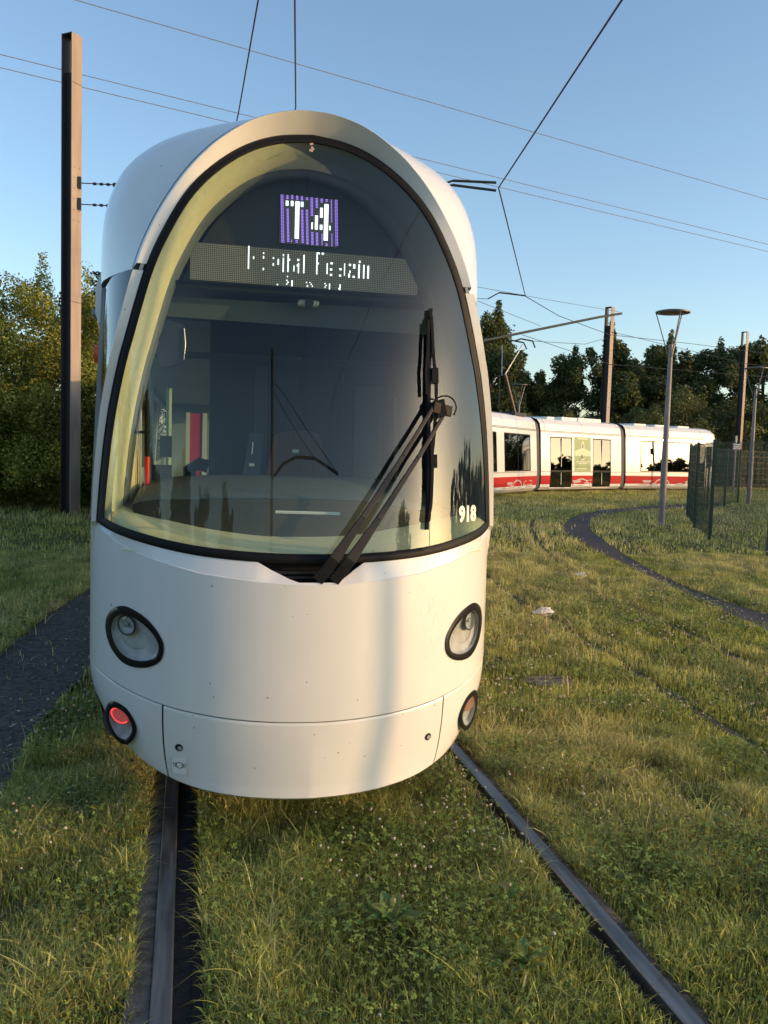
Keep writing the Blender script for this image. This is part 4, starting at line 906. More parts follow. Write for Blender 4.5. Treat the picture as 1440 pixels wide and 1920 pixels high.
def tree(name, x, y, h, rad, n, size, seed, label, cat, group, c1=(.030, .05, .014), c2=(.07, .095, .028), nb=16, base=.12, sharp=.5, mat=None, flat=1.0, spire=None, trunk=True, rise=0):
    r = random.Random(seed); root = empty(name, (x, y, rise), 0, label, cat, group); blobs = []
    for i in range(nb):
        t = (i+.5)/nb; z = h*(base+(1-base)*t*.93); prof = math.sin(PI*min(1, .18+t*.85))**sharp; R_ = rad*prof*r.uniform(.25, .75)
        a = r.uniform(0, 2*PI); s = rad*r.uniform(.34, .55)*(1.08-.5*t)
        blobs.append((math.cos(a)*R_, math.sin(a)*R_*flat, z, s, s*flat if flat < 1 else s, s*r.uniform(.7, 1.0)))
    for i in range(int(nb*.9)):   # small clumps that break the outline
        t = r.uniform(.15, 1); z = h*(base+(1-base)*t); prof = math.sin(PI*min(1, .18+t*.80))**sharp; a = r.uniform(0, 2*PI); R_ = rad*prof*r.uniform(.75, 1.08); s = rad*r.uniform(.10, .2)
        blobs.append((math.cos(a)*R_, math.sin(a)*R_*flat, z, s, s, s*1.3))
    if spire:
        for dx, hh in spire:
            for k in range(4): s = rad*.17*(1-.2*k); blobs.append((dx, 0, hh-.55*rad*.35*(3-k), s, s, s*1.8))
    o = build_np('crown', *foliage(blobs, n, size, seed, c1, c2), mat or M['leaf']); o.parent = root
    if trunk:
        mb = MB().tube([(0, 0, -.3), (rad*.03, 0, h*.3), (-rad*.02, 0, h*.6), (0, 0, h*.88)], [rad*.075, rad*.055, rad*.035, rad*.012], 8)
        for i in range(7):
            a = r.uniform(0, 2*PI); z = h*r.uniform(.25, .6); L_ = rad*r.uniform(.5, .85)
            mb.tube([(0, 0, z), (math.cos(a)*L_*.5, math.sin(a)*L_*.5*flat, z+L_*.35), (math.cos(a)*L_, math.sin(a)*L_*flat, z+L_*.8)], [rad*.03, rad*.02, rad*.008], 6)
        mb.build('trunk', M['bark'], root)
    return root
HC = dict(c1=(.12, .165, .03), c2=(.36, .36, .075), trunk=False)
G_h = 'tall shrubs of the hedge behind the left mast'
tree('hedge_shrub', -6.1, 21.6, 5.3, 1.9, 80000, (.022, .048), 51, 'leafy green shrub at the far left edge of the hedge, left of the tall mast', 'shrub', G_h, nb=40, base=.0, sharp=.12, **HC)
tree('hedge_shrub', -3.7, 21.5, 5.4, 1.7, 85000, (.022, .048), 52, 'sunlit shrub with a pointed top right beside the left mast', 'shrub', G_h, nb=40, base=.0, sharp=.12, spire=[(.35, 5.75)], **HC)
tree('hedge_shrub', -1.6, 22.0, 5.2, 1.6, 70000, (.022, .048), 53, 'leafy shrub between the left mast and the near tram', 'shrub', G_h, nb=36, base=.0, sharp=.12, **HC)
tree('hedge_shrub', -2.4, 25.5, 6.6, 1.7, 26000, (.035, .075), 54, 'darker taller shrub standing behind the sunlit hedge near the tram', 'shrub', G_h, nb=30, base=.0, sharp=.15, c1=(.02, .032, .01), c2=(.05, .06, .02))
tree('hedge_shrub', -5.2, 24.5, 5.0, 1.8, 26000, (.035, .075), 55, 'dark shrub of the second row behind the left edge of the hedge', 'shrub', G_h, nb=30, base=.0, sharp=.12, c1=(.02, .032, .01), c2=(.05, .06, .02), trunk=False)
G_t = 'dark trees standing behind the far tram'
TL = [(20.3, 56, 11.0, 3.0, 'tall slim dark tree with a pointed top beside the near tram', 12000, .75, [(.2, 11.6)]), (22.8, 57, 7.6, 2.2, 'low dark tree in the gap behind the distant small lamp', 7000, .5, None), (25.2, 55.5, 8.4, 2.6, 'rounded dark tree just left of the middle mast', 9000, .5, [(.9, 8.9)]),
      (28.6, 54.5, 9.8, 2.9, 'dark tree rising directly behind the middle mast', 11000, .6, [(-.4, 10.6)]), (31.6, 53.5, 9.3, 2.6, 'dark tree seen just left of the street lamp head', 10000, .5, [(.6, 10.0)]), (34.6, 52.7, 9.3, 3.0, 'broad dark tree between the street lamp and the right mast', 11000, .5, [(.9, 9.6)]),
      (38.2, 51.5, 9.6, 3.2, 'dark tree at the right edge behind the right mast', 11000, .5, None), (42.5, 50.5, 9.6, 3.2, 'dark tree outermost on the right, cut by the picture edge', 8000, .5, None), (33.2, 58, 8.6, 3.4, 'dim tree filling the gap behind the lamp post trees', 8000, .4, None), (15.5, 58, 9.0, 3.0, 'dark tree mostly hidden behind the near tram', 5000, .5, None)]
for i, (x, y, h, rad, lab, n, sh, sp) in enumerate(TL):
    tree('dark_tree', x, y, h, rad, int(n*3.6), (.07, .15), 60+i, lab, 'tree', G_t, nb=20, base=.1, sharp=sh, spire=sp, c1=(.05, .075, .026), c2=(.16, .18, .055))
G_b = 'yellow green bushes behind the far tram'
for i, (x, y, h, rad, lab) in enumerate([(17.6, 45.0, 3.6, 2.2, 'yellowish bush behind the pantograph end of the far tram'), (21.5, 44.5, 3.7, 2.0, 'yellowish bush behind the middle car roof, left of the mast'), (25.0, 44.5, 4.3, 2.2, 'pale bush above the tram roof just right of the middle mast'), (28.6, 45.5, 5.4, 2.9, 'large pale willow-like bush right of the street lamp'), (32.5, 44.5, 5.0, 2.7, 'bush behind the nose of the far tram'), (36.5, 44.0, 5.2, 2.8, 'bush behind the right mast and the mesh fence'), (40.5, 43.0, 5.0, 2.8, 'bush at the right edge behind the mesh fence')]):
    tree('bush', x, y, h, rad, 20000, (.045, .10), 80+i, lab, 'bush', G_b, nb=16, base=.06, sharp=.3, c1=(.07, .09, .028), c2=(.18, .18, .06), trunk=False)
# row that shades the middle ground, and trees behind the camera that the windscreen mirrors
for i, (x, y, h, rad) in enumerate([(47, -1.5, 6.3, 2.6), (47.5, 3, 6.6, 2.8), (47.5, 7.5, 6.6, 2.8), (48, 12, 6.3, 2.8), (48.5, 16.5, 4.6, 2.6), (49, 21, 4.0, 2.6), (49, 25.5, 3.7, 2.6), (49, 30, 3.7, 2.6)]):
    tree('bush', x, y, h, rad, 3500, (.16, .34), 100+i, 'shrub of the row outside the picture on the right', 'bush', 'shrubs of the row outside the picture on the right', nb=14, base=.05, sharp=.2, trunk=False)
for i, (x, y, h, rad) in enumerate([(-25, -4, 4.6, 3.0), (-21, -11, 5.6, 3.0), (-18, -9, 5.2, 2.6), (-19, -16, 5.4, 2.6), (-15.0, -20, 6.5, 1.8), (-26, 3, 5, 3.2), (-11.5, 5.5, 5.6, 1.5), (-13, 1, 4.5, 1.5), (30, -22, 6.5, 3), (24, -30, 5, 3), (14, -36, 4, 3), (5, -40, 5, 3), (-8, -36, 5, 3)]):
    tree('dark_tree', x, y, h, rad, 5000, (.14, .30), 120+i, 'tree behind the camera mirrored in the tram windscreen', 'tree', 'trees behind the camera mirrored in the windscreen', nb=16, base=.1, sharp=.4)

# ------------------------------------------------------------------ masts
def mast(x, y, h, w, rz, label, slot=True, wid=None):
    root = empty('catenary_mast', (x, y, 0), rz, label, 'mast', 'steel masts that hold the overhead wires')
    w2 = w/2; t = .02
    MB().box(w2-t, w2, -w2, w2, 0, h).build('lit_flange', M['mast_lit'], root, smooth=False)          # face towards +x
    MB().box(-w2, -w2+t, -w2, w2, 0, h).build('back_flange', M['mast_dark'], root, smooth=False)  # same steel painted dark for the shade on the unlit sides
    MB().box(-w2+t, w2-t, -.03, -.01, 0, h-w*2.6).build('web', M['mast_dark'], root, smooth=False)
    MB().box(-w2+t, w2-t, -w2+.004, w2-.004, h-t, h-.001).build('top_plate', M['mast_dark'], root, smooth=False)
    bb = MB()
    for k in range(6):
        for yy in (-w*.25, w*.25): bb.tube([(w2, yy, h*.62+k*.22), (w2+.006, yy, h*.62+k*.22)], .012, 6)
    bb.build('bolt_holes', M['mast_dark'], root)
    pl = MB()
    for z in (h*.45, h*.9): pl.box(w2, w2+.004, -w2+.01, w2-.01, z, z+.012)
    pl.build('joint_seam', M['mast_dark'], root, smooth=False)
    return root
m1 = mast(-2.50, 19.65, 10.05, .29, -.66, 'tall steel mast rising from the hedge on the left of the near tram')
m2 = mast(19.75, 38.4, 8.75, .34, -.95, 'steel mast in the middle behind the far tram carrying the long boom')
m3 = mast(30.20, 42.6, 8.72, .30, -1.0, 'steel mast near the right edge behind the mesh fence')
m4 = mast(-2.75, -10.6, 9.8, .22, .5, 'steel mast behind the camera mirrored in the tram windscreen')
for ch in m4.children: ch.data.materials[0] = M['mast_dark']
bm_ = MB().tube([(-2.75, -10.5, 4.5), (-1.5, -10.5, 4.95), (0, -10.4, 5.15), (2, -10.3, 5.1), (4.6, -10, 4.6)], .06, 8).build('cantilever_boom', M['mast_dark']); tag(bm_, 'boom behind the camera mirrored in the tram windscreen', 'boom')
for z_, e_ in ((7.6, (4.4, -10, 4.65)), (7.2, (2.0, -10.3, 5.1))): tag(MB().tube([(-2.75, -10.5, z_), e_], .02, 5).build('stay_wire', M['wire']), 'stay wire behind the camera mirrored in the tram windscreen', 'stay wire', 'stay wires behind the camera')
def wire(name, pts, r, label, cat, mat=None, group=None, sag=0):
    P = []
    for a, b in zip(pts[:-1], pts[1:]):
        a = np.array(a, float); b = np.array(b, float); n = 10
        for k in range(n): t = k/n; q = a+(b-a)*t; q[2] -= sag*4*t*(1-t); P.append(tuple(q))
    P.append(pts[-1]); o = MB().tube(P, r, 5).build(name, mat or M['wire']); return tag(o, label, cat, group)
# anchors of the left mast
for z, y_, lab in ((7.04, 6.9, 'upper anchor cable with insulator between left mast and the near tram'), (6.60, 6.5, 'lower anchor cable with insulator between left mast and the near tram')):
    a = Vector((-2.33, 19.62, z)); b = Vector((3.2, 18.6, z-.05)); d = (b-a)
    o = MB().tube([a, b], .012, 5).build('anchor_cable', M['wire']); tag(o, lab, 'cable', 'anchor cables on the left mast')
    mb = MB()
    for t in (.05, .075, .10, .16, .17): mb.tube([a+d*t, a+d*(t+.012)], .03, 6)
    mb.tube([a+d*.125, a+d*.15], .045, 8).build('insulator', M['wire'], o)
    MB().box(-.03, .03, -.06, .06, -.12, .12).build('bracket', M['wire'], o, smooth=False, loc=tuple(a))
# contact wires
wire('contact_wire', [(.55, -25, 5.95), (.80, 4, 5.92), (.93, 8.5, 5.9), (1.28, 11.3, 5.95), (1.8, 20, 6.0), (3.4, 32, 6.1)], .010, 'dark overhead wire rising vertically above the top of the near tram', 'overhead wire')
wire('contact_wire', [(.35, -25, 5.95), (.50, 4, 5.9), (.60, 8.4, 5.9), (.58, 11.7, 5.95), (.4, 20, 6.1), (.3, 32, 6.2)], .009, 'slanting overhead wire just left of the centre above the near tram roof', 'overhead wire')
N1, N2, N3 = (4.90, 13.61, 5.94), (9.17, 22.9, 6.0), (19.15, 37.6, 7.95)
wire('contact_wire', [(3.2, -14, 5.95), (3.95, 7.75, 5.93), N1, N2, (12.0, 26.9, 6.2), (17.0, 33.0, 6.62), (24, 38, 7.2), (33, 43, 7.6)], .012, 'bold overhead wire coming down from the top right and bending over the curving track', 'overhead wire')
def steady(a, b, c, lab):
    o = MB().tube([a, b], .022, 6).tube([b, c], .018, 6).build('steady_arm', M['boom']); tag(o, lab, 'steady arm', 'steady arms pulling the contact wire'); return o
steady((4.86, 13.62, 6.02), (4.17, 13.78, 6.03), (4.0, 13.82, 5.97), 'upper of two short grey rods pulling the wire beside the near tram roof')
steady((4.86, 13.61, 5.89), (4.16, 13.78, 5.96), (4.02, 13.82, 5.92), 'lower of two short grey rods pulling the wire beside the near tram roof')
steady((9.17, 22.92, 6.02), (8.45, 23.07, 6.08), (8.15, 23.15, 5.9), 'bent grey rod pulling the wire above the trees beside the near tram')
wire('span_wire', [(8.15, 23.15, 5.9), (5.0, 24.0, 5.95)], .008, 'short span wire with insulators leading behind the near tram', 'span wire')
# boom on the middle mast
bo = MB().tube([(20.1, 37.9, 8.40), (18.5, 37.0, 8.0), (11.5, 33.9, 6.1), (10.2, 33.4, 5.85)], .055, 8).build('cantilever_boom', M['boom']); tag(bo, 'long grey green boom slanting across the middle mast', 'boom')
wire('span_wire', [(20.0, 37.95, 8.48), (14.0, 32.3, 7.72), (7.5, 26.0, 6.9)], .009, 'thin stay wire from the right end of the boom to the upper left', 'span wire')
wire('span_wire', [(14.9, 35.3, 7.15), (8.5, 25.0, 6.15), (6.2, 22.5, 5.9)], .009, 'thin stay wire from the middle of the boom up behind the near tram', 'span wire')
wire('span_wire', [(13.3, 32.2, 6.05), (16.2, 33.6, 6.25), (18.7, 36.5, 7.0)], .010, 'span wire under the boom between the pantograph and the middle mast', 'span wire')
wire('span_wire', [(12.9, 32.4, 6.3), (19.8, 38.2, 6.0), (30.0, 42.4, 6.3), (40, 46, 6.6)], .012, 'lower long wire running from the pantograph past the middle mast to the right mast', 'span wire')
wire('span_wire', [(19.8, 38.2, 7.55), (30.1, 42.4, 6.95), (42, 46, 7.0)], .012, 'upper long wire between the middle mast and the right mast', 'span wire')
# power lines crossing the sky
for a, b, lab in (((-3.04, 24.42, 13.0), (24.6, 33.68, 13.0), 'uppermost thin power line crossing the whole sky'), ((-5.18, 26.08, 12.06), (27.0, 36.75, 11.95), 'middle thin power line passing behind the near tram roof'), ((-5.18, 26.05, 11.7), (27, 36.7, 11.6), 'lowest thin power line passing behind the near tram roof')):
    a = np.array(a); b = np.array(b); d = b-a
    wire('power_line', [tuple(a-d*1.2), tuple(a), tuple(b), tuple(b+d*1.0)], .012, lab, 'power line', M['thinwire'], 'thin power lines crossing the sky')

# ------------------------------------------------------------------ street lamps
def street_lamp(x, y, h, rd, label, r0_=.075, r1_=.05, mat=None):
    root = empty('street_lamp', (x, y, 0), 0, label, 'street lamp', 'street lamps with flat round heads')
    hs = h-.70*rd/.38
    MB().tube([(0, 0, -.1), (0, 0, 1.2), (0, 0, hs-.4), (0, 0, hs)], [r0_, r0_, r1_, r1_*.9], 20).build('pole', M['lamp_grey'], root)
    n = 40; c = [(math.cos(2*PI*i/n), math.sin(2*PI*i/n)) for i in range(n)]
    MB().grid([[(0, 0, h-.02)]*n, [(rd*.5*a, rd*.5*b, h-.012) for a, b in c], [(rd*a, rd*b, h) for a, b in c], [(rd*a, rd*b, h+.03) for a, b in c], [(rd*.8*a, rd*.8*b, h+.05) for a, b in c], [(0, 0, h+.075)]*n], True).build('lamp_head', M['lamp_disc'], root)
    for k in range(3):
        a = .45+2*PI*k/3
        MB().beam((math.cos(a)*r1_*.8, math.sin(a)*r1_*.8, hs-.32), (math.cos(a)*rd*.95, math.sin(a)*rd*.95, h), .022, .022).build('strut', M['lamp_grey'], root, smooth=False)
    return root
street_lamp(10.96, 18.2, 4.97, .39, 'tall grey street lamp standing in the grass in front of the far tram')
street_lamp(20.0, 27.4, 4.9, .42, 'grey street lamp inside the mesh fence at the right edge')
street_lamp(17.2, 43.2, 5.2, .42, 'small distant street lamp behind the far tram near the pantograph')
street_lamp(7.20, .56, 4.9, .39, 'street lamp outside the picture whose pole shades the tram bonnet', .034, .030)

# ------------------------------------------------------------------ mesh fence
def fence_panel(a, b, h, step, rr_, label, posts=(True, True)):
    a = np.array(a); b = np.array(b); L_ = np.linalg.norm(b-a); root = empty('mesh_fence', (*a, 0), math.atan2(*(b-a)[::-1]), label, 'fence', 'green mesh fence panels on the right')
    mb = MB(); n = int(L_/step)
    for i in range(n+1):
        x = L_*i/n; mb.box(x-rr_, x+rr_, -rr_, rr_, .05, h)
    mb.build('vertical_wires', M['green'], root, smooth=False)
    mb = MB()
    for z in np.linspace(.08, h-.03, 10): mb.box(0, L_, -rr_*1.6, -rr_*.9, z-rr_*1.2, z+rr_*1.2)
    mb.build('cross_wires', M['green'], root, smooth=False)
    for f, x in zip(posts, (0, L_)):
        if f: MB().box(x-.03, x+.03, -.035, .035, 0, h+.04).build('post', M['green'], root, smooth=False)
    return root
P0, P1, P2, P3, P4 = (13.26, 20.74), (11.44, 17.59), (10.16, 15.07), (9.63, 12.59), (9.1, 10.1)
fence_panel(P0, P1, 1.95, .05, .0021, 'leftmost green mesh panel, seen edge on beside the far tram nose')
fence_panel(P1, P2, 1.95, .05, .0021, 'green mesh panel seen nearly edge on left of the thick near post', (False, True))
fence_panel(P2, P3, 1.95, .05, .0021, 'nearest broad green mesh panel at the right edge', (False, True))
fence_panel(P3, P4, 1.95, .05, .0021, 'green mesh panel just outside the right edge', (False, True))
fence_panel(P0, (17.76, 25.61), 1.95, .06, .0021, 'rear green mesh panel behind the corner post', (False, True))
fence_panel((17.76, 25.61), (19.9, 27.9), 1.95, .06, .0021, 'short rear green mesh panel in front of the lamp inside the fence', (False, True))
fence_panel((19.9, 27.9), (25.5, 29.5), 1.95, .06, .0021, 'rear green mesh panel reaching the right edge', (False, True))
# small sign
sg = empty('small_sign', (24.82, 35.2, 0), 0, 'small blue and white sign on a thin post behind the mesh fence', 'sign')
MB().tube([(0, 0, 0), (0, 0, 2.7)], .045, 8).build('post', M['steel'], sg)
MB().box(-.20, .20, -.07, -.05, 2.06, 2.35).build('sign_plate', principled('sign_blue', (.05, .10, .22), .5), sg, smooth=False)
mb = MB().box(-.17, .17, -.078, -.071, 2.09, 2.12).box(-.17, .17, -.078, -.071, 2.29, 2.32)
for x in (-.12, -.04, .05, .12): mb.box(x-.025, x+.025, -.078, -.071, 2.15, 2.25)
mb.build('sign_marks', M['white'], sg, smooth=False)
# litter
def crumple(x, y, s, seed, label):
    r = random.Random(seed); mb = MB(); rows = []
    for i in range(9):
        ph_ = PI*i/8; rows.append([(x+s*math.sin(ph_)*math.cos(t)*r.uniform(.6, 1.15)*1.4, y+s*math.sin(ph_)*math.sin(t)*r.uniform(.6, 1.1), .05+s*.5*math.cos(ph_)*r.uniform(.6, 1.2)+r.uniform(-.01, .01)) for t in np.linspace(0, 2*PI, 15)[:-1]])
    return tag(mb.grid(rows, True).build('plastic_bag', varied('thin_plastic', (.62, .58, .56), (.78, .74, .70), 8, (.4, .6)), angle=25), label, 'litter', 'crumpled white litter in the grass')
crumple(3.46, 7.80, .085, 1, 'crumpled white plastic bag lying in the grass right of the near tram')
crumple(5.02, 10.2, .06, 2, 'smaller pale scrap of litter farther off near the overgrown rail')

# ------------------------------------------------------------------ far tram
far = empty('tram', (14.23, 33.04, 0), 0, 'white tram with red stripe and green advert on the curve in the background', 'tram')
FM = {'body': paint_mat('far_tram_paint', (.76, .75, .72)), 'red': principled('red_stripe', (.45, .014, .014), .7, spec=.25), 'glass': glass_mat('far_tram_glass', (.07, .085, .08), 1.95, .02), 'grey': principled('silver_decal', (.42, .42, .42), .5),
      'ad': principled('advert_green', (.22, .32, .13), .5), 'adl': principled('advert_pale', (.50, .58, .36), .5), 'adw': principled('advert_white', (.75, .78, .68), .5), 'rubber': varied('bellows', (.03, .03, .035), (.09, .09, .10), 3, (.6, .8), stretch=(30, 30, 1)), 'dark': principled('far_interior', (.03, .035, .035), .7), 'seat': principled('seat_shell', (.04, .05, .06), .6)}
prof = [(-.16, .10), (-.03, .22), (0, .45), (.0, .88), (-.105, 2.50), (-.117, 2.56), (-.18, 2.85), (-.35, 3.03), (-.60, 3.10), (-1.2, 3.13), (-2.0, 3.03), (-2.3, 2.75), (-2.32, 2.5), (-2.4, .9), (-2.4, .3), (-2.2, .1)]
def fy(z): return float(np.interp(z, [.10, .22, .45, .88, 2.50, 2.56, 2.85], [-.16, -.03, 0, 0, -.105, -.117, -.16]))
L0 = Vector((14.23, 33.04, 0))
def module(a, b, name, openings, stripe=(.33, .70), nose=False, doors=()):
    a = Vector((*a, 0)); b = Vector((*b, 0)); d = b-a; L_ = d.length; rz = math.atan2(d.y, d.x)
    mod = empty(name, a-L0, rz); mod.parent = far
    # local: x along, y: 0 is the side we see, positive y away. profile value p -> y = -p
    def side(x0, x1, z0, z1, off=0, n=6): return [[(x, -fy(z)-off, z) for x in (x0, x1)] for z in np.linspace(z0, z1, n)]
    mb = MB(); xs = [0]+sorted(set(sum([[o[0], o[1]] for o in openings], [])))+[L_]
    # wall strips around the openings
    for x0, x1 in zip(xs[:-1], xs[1:]):
        op = [o for o in openings if o[0] <= x0+1e-4 and o[1] >= x1-1e-4]
        if op:
            o = op[0]; 
            if o[2] > .11: mb.grid([[(x, -fy(z), z) for x in (x0, x1)] for z in [q for q in (.10, .22, .45, .88) if q < o[2]]+[o[2]]])
            mb.grid([[(x, -fy(z), z) for x in (x0, x1)] for z in (o[3], 2.50, 2.56)])
        else: mb.grid([[(x, -fy(z), z) for x in (x0, x1)] for z in (.10, .22, .45, .88, 1.5, 2.1, 2.50, 2.56)])
    k0 = prof[5:]
    nx = 1
    if nose:
        # rounded cab end: sections shrink towards the end
        tt = [0, .35, .6, .8, .92, 1.0]; ex = [0, .45, .8, 1.02, 1.12, 1.16]; sc = [1, .985, .93, .80, .62, .30]
        rows = [[(0, -p, z) for p, z in k0]]
        for e, s in zip(ex, sc): rows.append([(L_+e*(1 if z < 3 else .9), -((p+1.2)*s-1.2), 2.2+(z-2.2)*(s**.7 if z > 2.2 else 1)) for p, z in k0])
        mb.grid(rows); side_p = [(fy(z), z) for z in (.1, .22, .45, .88, 1.5, 2.1, 2.5, 2.56)]
        rows = []
        for e, s in zip(ex, sc): rows.append([(L_+e, -((p+1.2)*s-1.2), z if z < 2.2 else 2.2+(z-2.2)*s**.7) for p, z in side_p])
        mb.grid(rows)
    else: mb.grid([[(0, -p, z) for p, z in k0], [(L_, -p, z) for p, z in k0]])
    mb.build('body_shell', FM['body'], mod, angle=30)
    # interior
    mi_ = MB().box(.05, L_-.05, 2.2, 2.25, .3, 2.5).box(.05, L_-.05, .1, 2.2, .28, .3).box(.05, L_-.05, .1, 2.2, 2.5, 2.52); mi_.build('interior', FM['dark'], mod, smooth=False)
    # stripe
    zz = np.linspace(stripe[0], stripe[1], 4); dz = sorted([(o[0], o[1]) for o in openings if o[2] < .3]); x0 = 0
    for a_, b_ in dz+[(L_, L_)]:
        if a_ > x0: MB().grid([[(x, -fy(z)-.004, z) for x in (x0, a_)] for z in zz]).build('red_stripe', FM['red'], mod, smooth=False)
        x0 = b_
    # seams
    mb = MB(); mb.grid([[(x, -fy(2.545)-.006, 2.545) for x in (0, L_)], [(x, -fy(2.565)-.006, 2.565) for x in (0, L_)]]); mb.grid([[(x, -fy(.86)-.004, .855) for x in (0, L_)], [(x, -fy(.86)-.004, .872) for x in (0, L_)]])
    for x in (.28, L_*.5, L_-.28): mb.grid([[(x-.008, -p+.004 if p < -.3 else -p-.006, z+.003) for p, z in k0[:5]], [(x+.008, -p+.004 if p < -.3 else -p-.006, z+.003) for p, z in k0[:5]]])
    mb.build('panel_seams', FM['dark'], mod, smooth=False)
    for o in openings:
        x0, x1, z0, z1, kind = o
        rt_ = 'door' if kind == 'door' else 'window'
        fr_ = MB(); t = .045
        pts = lambda z, off: (-fy(z)-off)
        def bar_(xa, xb, za, zb, off=.006): fr_.add([(xa, pts(za, off), za), (xb, pts(za, off), za), (xb, pts(zb, off), zb), (xa, pts(zb, off), zb), (xa, pts(za, -.04), za), (xb, pts(za, -.04), za), (xb, pts(zb, -.04), zb), (xa, pts(zb, -.04), zb)], [(0, 1, 2, 3), (4, 7, 6, 5), (0, 4, 5, 1), (3, 2, 6, 7), (0, 3, 7, 4), (1, 5, 6, 2)])
        bar_(x0, x1, z0, z0+t); bar_(x0, x1, z1-t, z1); bar_(x0, x0+t, z0+t, z1-t); bar_(x1-t, x1, z0+t, z1-t)
        xm = (x0+x1)/2; bar_(xm-.02, xm+.02, z0+t, z1-t, .008)
        if kind == 'door': bar_(x0+t, xm-.02, .86, .93, .005); bar_(xm+.02, x1-t, .86, .93, .005)
        f = fr_.build(rt_, M['black'], mod, smooth=False)
        MB().grid([[(x, -fy(z)+.004, z) for x in (x0+t, x1-t)] for z in (max(z0+t, .25), max(z0+.1, .9), z1-t)]).build('pane', FM['glass'], f, smooth=False)
        if kind == 'door':
            MB().beam((xm, -fy(1.2)-.02, .3), (xm, -fy(2.2)-.02, 2.25), .03, .02).build('centre_bar', M['steel'], f, smooth=False)
            MB().box(x0-.02, x1+.02, .05, .2, .16, .20).build('door_step', M['steel'], f, smooth=False)
        else:
            for sx in np.arange(x0+.35, x1-.2, .55):
                q = MB().box(sx-.2, sx+.2, .55, .62, .6, 1.35).build('passenger_seat', FM['seat'], mod, smooth=False, bevel=.03)
                MB().tube([(sx+.2, .52, .9), (sx+.19, .50, 1.2), (sx+.12, .52, 1.4)], .018, 6).build('seat_handle', M['white'], q)
            MB().tube([(xm+.3, .9, .4), (xm+.3, .9, 2.4)], .02, 6).tube([(xm-.6, .9, .4), (xm-.6, .9, 2.4)], .02, 6).build('grab_poles', M['steel'], mod)
    return mod, L_
def sky_decal(mod, x0, x1, seed):
    # silver silhouettes of hills, arches and buildings on the lower band
    r = random.Random(seed); mb = MB(); off = .007
    P = lambda x, z: (x, -fy(z)-off, z)
    pts = []; x = x0
    while x < x1:
        pts.append((x, .28+.05*math.sin(x*3+seed)+.05*math.sin(x*7.3)+r.uniform(0, .03))); x += .08
    for a, b in zip(pts[:-1], pts[1:]): mb.add([P(a[0], .24), P(b[0], .24), P(b[0], b[1]), P(a[0], a[1])], [(0, 1, 2, 3)])
    cx_ = x0+(x1-x0)*.45
    for k in range(12):
        a = PI*k/12; b = PI*(k+1)/12
        mb.add([P(cx_+.5*math.cos(a), .34+.24*math.sin(a)), P(cx_+.5*math.cos(b), .34+.24*math.sin(b)), P(cx_+.44*math.cos(b), .34+.19*math.sin(b)), P(cx_+.44*math.cos(a), .34+.19*math.sin(a))], [(0, 1, 2, 3)])
    for k in range(5):
        bx_ = x0+(x1-x0)*r.uniform(.62, .95); hh = r.uniform(.12, .26); mb.add([P(bx_, .33), P(bx_+.10, .33), P(bx_+.10, .33+hh), P(bx_, .33+hh)], [(0, 1, 2, 3)])
    mb.fan((x0+(x1-x0)*.2, .50), [(x0+(x1-x0)*.2+.28*math.cos(t)*(1+.25*math.sin(3*t)), .44+.07*math.sin(t)*(1+.3*math.cos(2*t))) for t in np.linspace(0, 2*PI, 20)[:-1]], 1, P)
    mb.build('city_decal', FM['grey'], mod, smooth=False)
A0, A1 = (8.9, 26.9), (13.75, 32.30); B0, B1 = (14.23, 33.00), (19.35, 35.75); C0 = (19.80, 36.15); C1 = (19.80+5.42*math.cos(.30), 36.15+5.42*math.sin(.30))
mA, LA = module(A0, A1, 'rear_car', [(LA_-3.6, LA_-.75, .90, 2.34, 'win') for LA_ in [(Vector(A1)-Vector(A0)).length]]+[(.8, 2.9, .90, 2.34, 'win')]); sky_decal(mA, LA-3.7, LA-.4, 1)
mB, LB = module(B0, B1, 'middle_car', [(.62, 2.12, .20, 2.33, 'door'), (3.62, 5.0, .20, 2.33, 'door')]); sky_decal(mB, 2.2, 3.55, 2)
mC, LC = module(C0, C1, 'front_car', [(.95, 4.55, .90, 2.36, 'win'), (4.62, 5.40, .20, 2.33, 'door')], nose=True); sky_decal(mC, .6, 4.7, 3)
# black-edged green advert between the doors
ad = MB().grid([[(x, -fy(z)-.009, z) for x in (2.28, 3.46)] for z in (.88, 1.5, 2.36)]).build('advert_panel', FM['ad'], mB, smooth=False)
Q = lambda x, z: (x, -fy(z)-.013, z)
mb = MB().add([Q(2.30, 1.55), Q(3.44, 1.55), Q(3.44, 1.75), Q(2.87, 1.92), Q(2.30, 1.75)], [(0, 1, 2, 3, 4)]).build('advert_field', FM['adl'], ad, smooth=False)
mb = MB(); sq = lambda w, z: (w, -fy(z)-.016, z)
stroke(mb, [(2.40, 1.0), (2.80, 1.62)], .012, sq); stroke(mb, [(3.34, 1.0), (2.94, 1.62)], .012, sq); stroke(mb, [(2.32, 1.08), (3.42, 1.08)], .012, sq)
mb.build('advert_tracks', FM['dark'], ad, smooth=False)
mb = MB(); mb.fan((2.87, 1.98), [(2.87+.10*math.cos(t), 1.98+.20*math.sin(t)) for t in np.linspace(0, 2*PI, 20)[:-1]], 1, sq); stroke(mb, [(2.5, 2.29), (3.25, 2.29)], .03, sq); stroke(mb, [(2.4, 1.30), (3.35, 1.30)], .022, sq); stroke(mb, [(2.5, 1.23), (3.2, 1.23)], .02, sq); stroke(mb, [(2.40, 1.0), (3.1, 1.0)], .02, sq)
stroke(mb, [(2.87+.17*math.cos(t), 1.52+.13*math.sin(t)) for t in np.linspace(0, 2*PI, 20)], .025, sq)
mb.build('advert_figures', FM['adw'], ad, smooth=False)
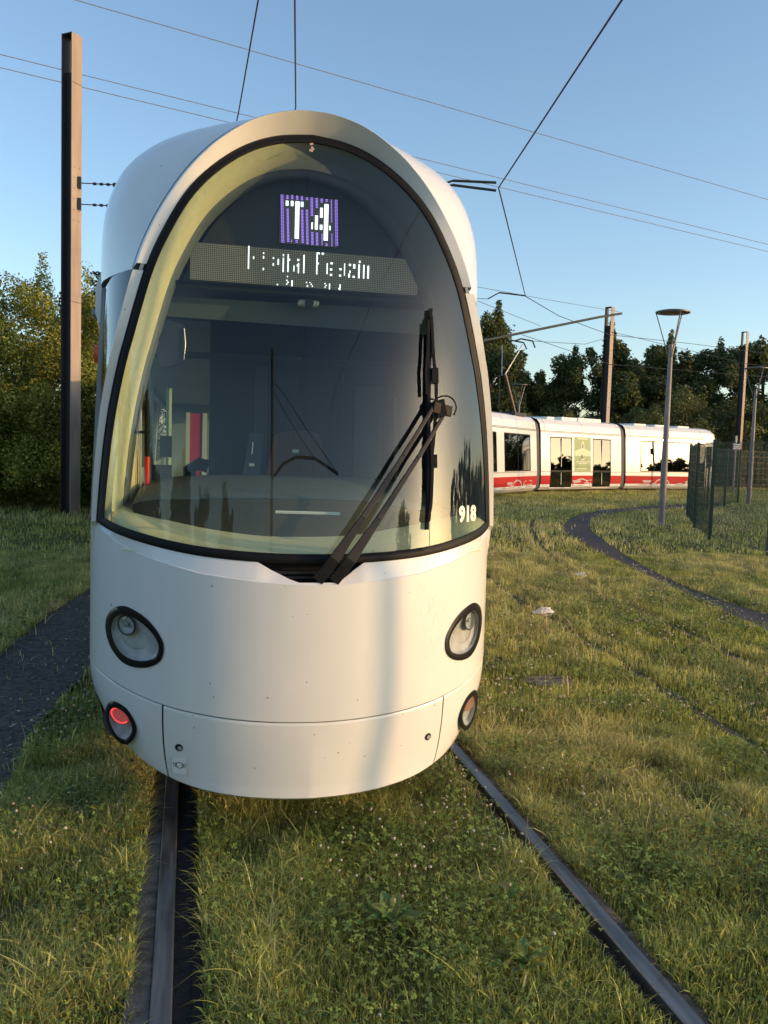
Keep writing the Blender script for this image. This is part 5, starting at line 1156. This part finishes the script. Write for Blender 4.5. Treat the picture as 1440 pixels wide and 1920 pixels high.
mb = MB(); mb.fan((2.87, 1.98), [(2.87+.055*math.cos(t), 1.98+.13*math.sin(t)) for t in np.linspace(0, 2*PI, 20)[:-1]], 1, lambda w, z: (w, -fy(z)-.019, z)); teal = principled('advert_teal', (.05, .12, .12), .5); mb.build('advert_window', teal, ad, smooth=False); MB().fan((2.80, 1.52), [(2.80+.07*math.cos(t), 1.52+.09*math.sin(t)) for t in np.linspace(0, 2*PI, 20)[:-1]], 1, lambda w, z: (w, -fy(z)-.019, z)).build('advert_dot', teal, ad, smooth=False)
# bellows between cars
for a, b in ((A1, B0), (B1, C0)):
    a = Vector((*a, 0)); b = Vector((*b, 0)); d = b-a; n = d.normalized(); side_n = Vector((-n.y, n.x, 0))
    rows = []
    for k in range(9):
        t = k/8; p = a+d*t-L0; s = .05+(.03 if k % 2 else 0); rows.append([tuple(p+side_n*(-(q)+s)+Vector((0, 0, z-.03))) for q, z in prof])
    MB().grid(rows).build('bellows', FM['rubber'], far, angle=20)
# roof equipment and nose vents
mb = MB()
for x0, x1, hh in ((1.0, 1.5, .05), (2.0, 3.1, .08), (3.2, 4.9, .10)): mb.box(x0, x1, .6, 1.8, 3.08, 3.13+hh)
mb.build('roof_equipment', M['white'], mB, smooth=False, bevel=.02)
mb = MB()
for x0 in (1.0, 2.4, 4.0): mb.box(x0, x0+.8, .6, 1.8, 3.08, 3.16)
mb.build('roof_equipment', M['white'], mC, smooth=False, bevel=.02)
mb = MB()
for k in range(3): mb.beam((LC+.42+.14*k, .20+.05*k, 2.45), (LC+.38+.14*k, .30+.05*k, 2.80), .07, .02)
mb.build('nose_vents', M['black'], mC, smooth=False)
MB().grid([[(LC+e, .018+o, z) for e, o in ((.10, 0), (.45, .02), (.80, .09))] for z in (1.1, 1.7, 2.2)]).build('cab_window', FM['glass'], mC, smooth=False)
# pantograph
pa = empty('pantograph', Vector((12.3, 31.9, 3.05))-L0, .8); pa.parent = far
MB().box(-.6, .6, -.5, .5, 0, .12).build('pantograph_base', M['dark'], pa, smooth=False)
mb = MB().beam((-.1, -.3, .1), (-.75, -.1, 1.55), .07, .07).beam((-.3, .3, .1), (-.85, .1, 1.5), .05, .05).build('lower_arm', principled('brown_arm', (.09, .06, .045), .6), pa, smooth=False)
mb = MB().beam((-.75, -.05, 1.5), (.35, -.3, 2.8), .035, .035).beam((-.75, .05, 1.5), (-.25, .3, 2.75), .035, .035).build('upper_arm', M['steel'], pa, smooth=False)
mb = MB().tube([(-1.0, -.55, 2.78), (-.6, -.62, 2.9), (.5, -.65, 2.95), (.9, -.6, 2.75)], .03, 6).tube([(-1.0, -.2, 2.75), (-.6, -.25, 2.85), (.5, -.28, 2.9), (.9, -.25, 2.7)], .03, 6).build('collector_head', M['black'], pa)
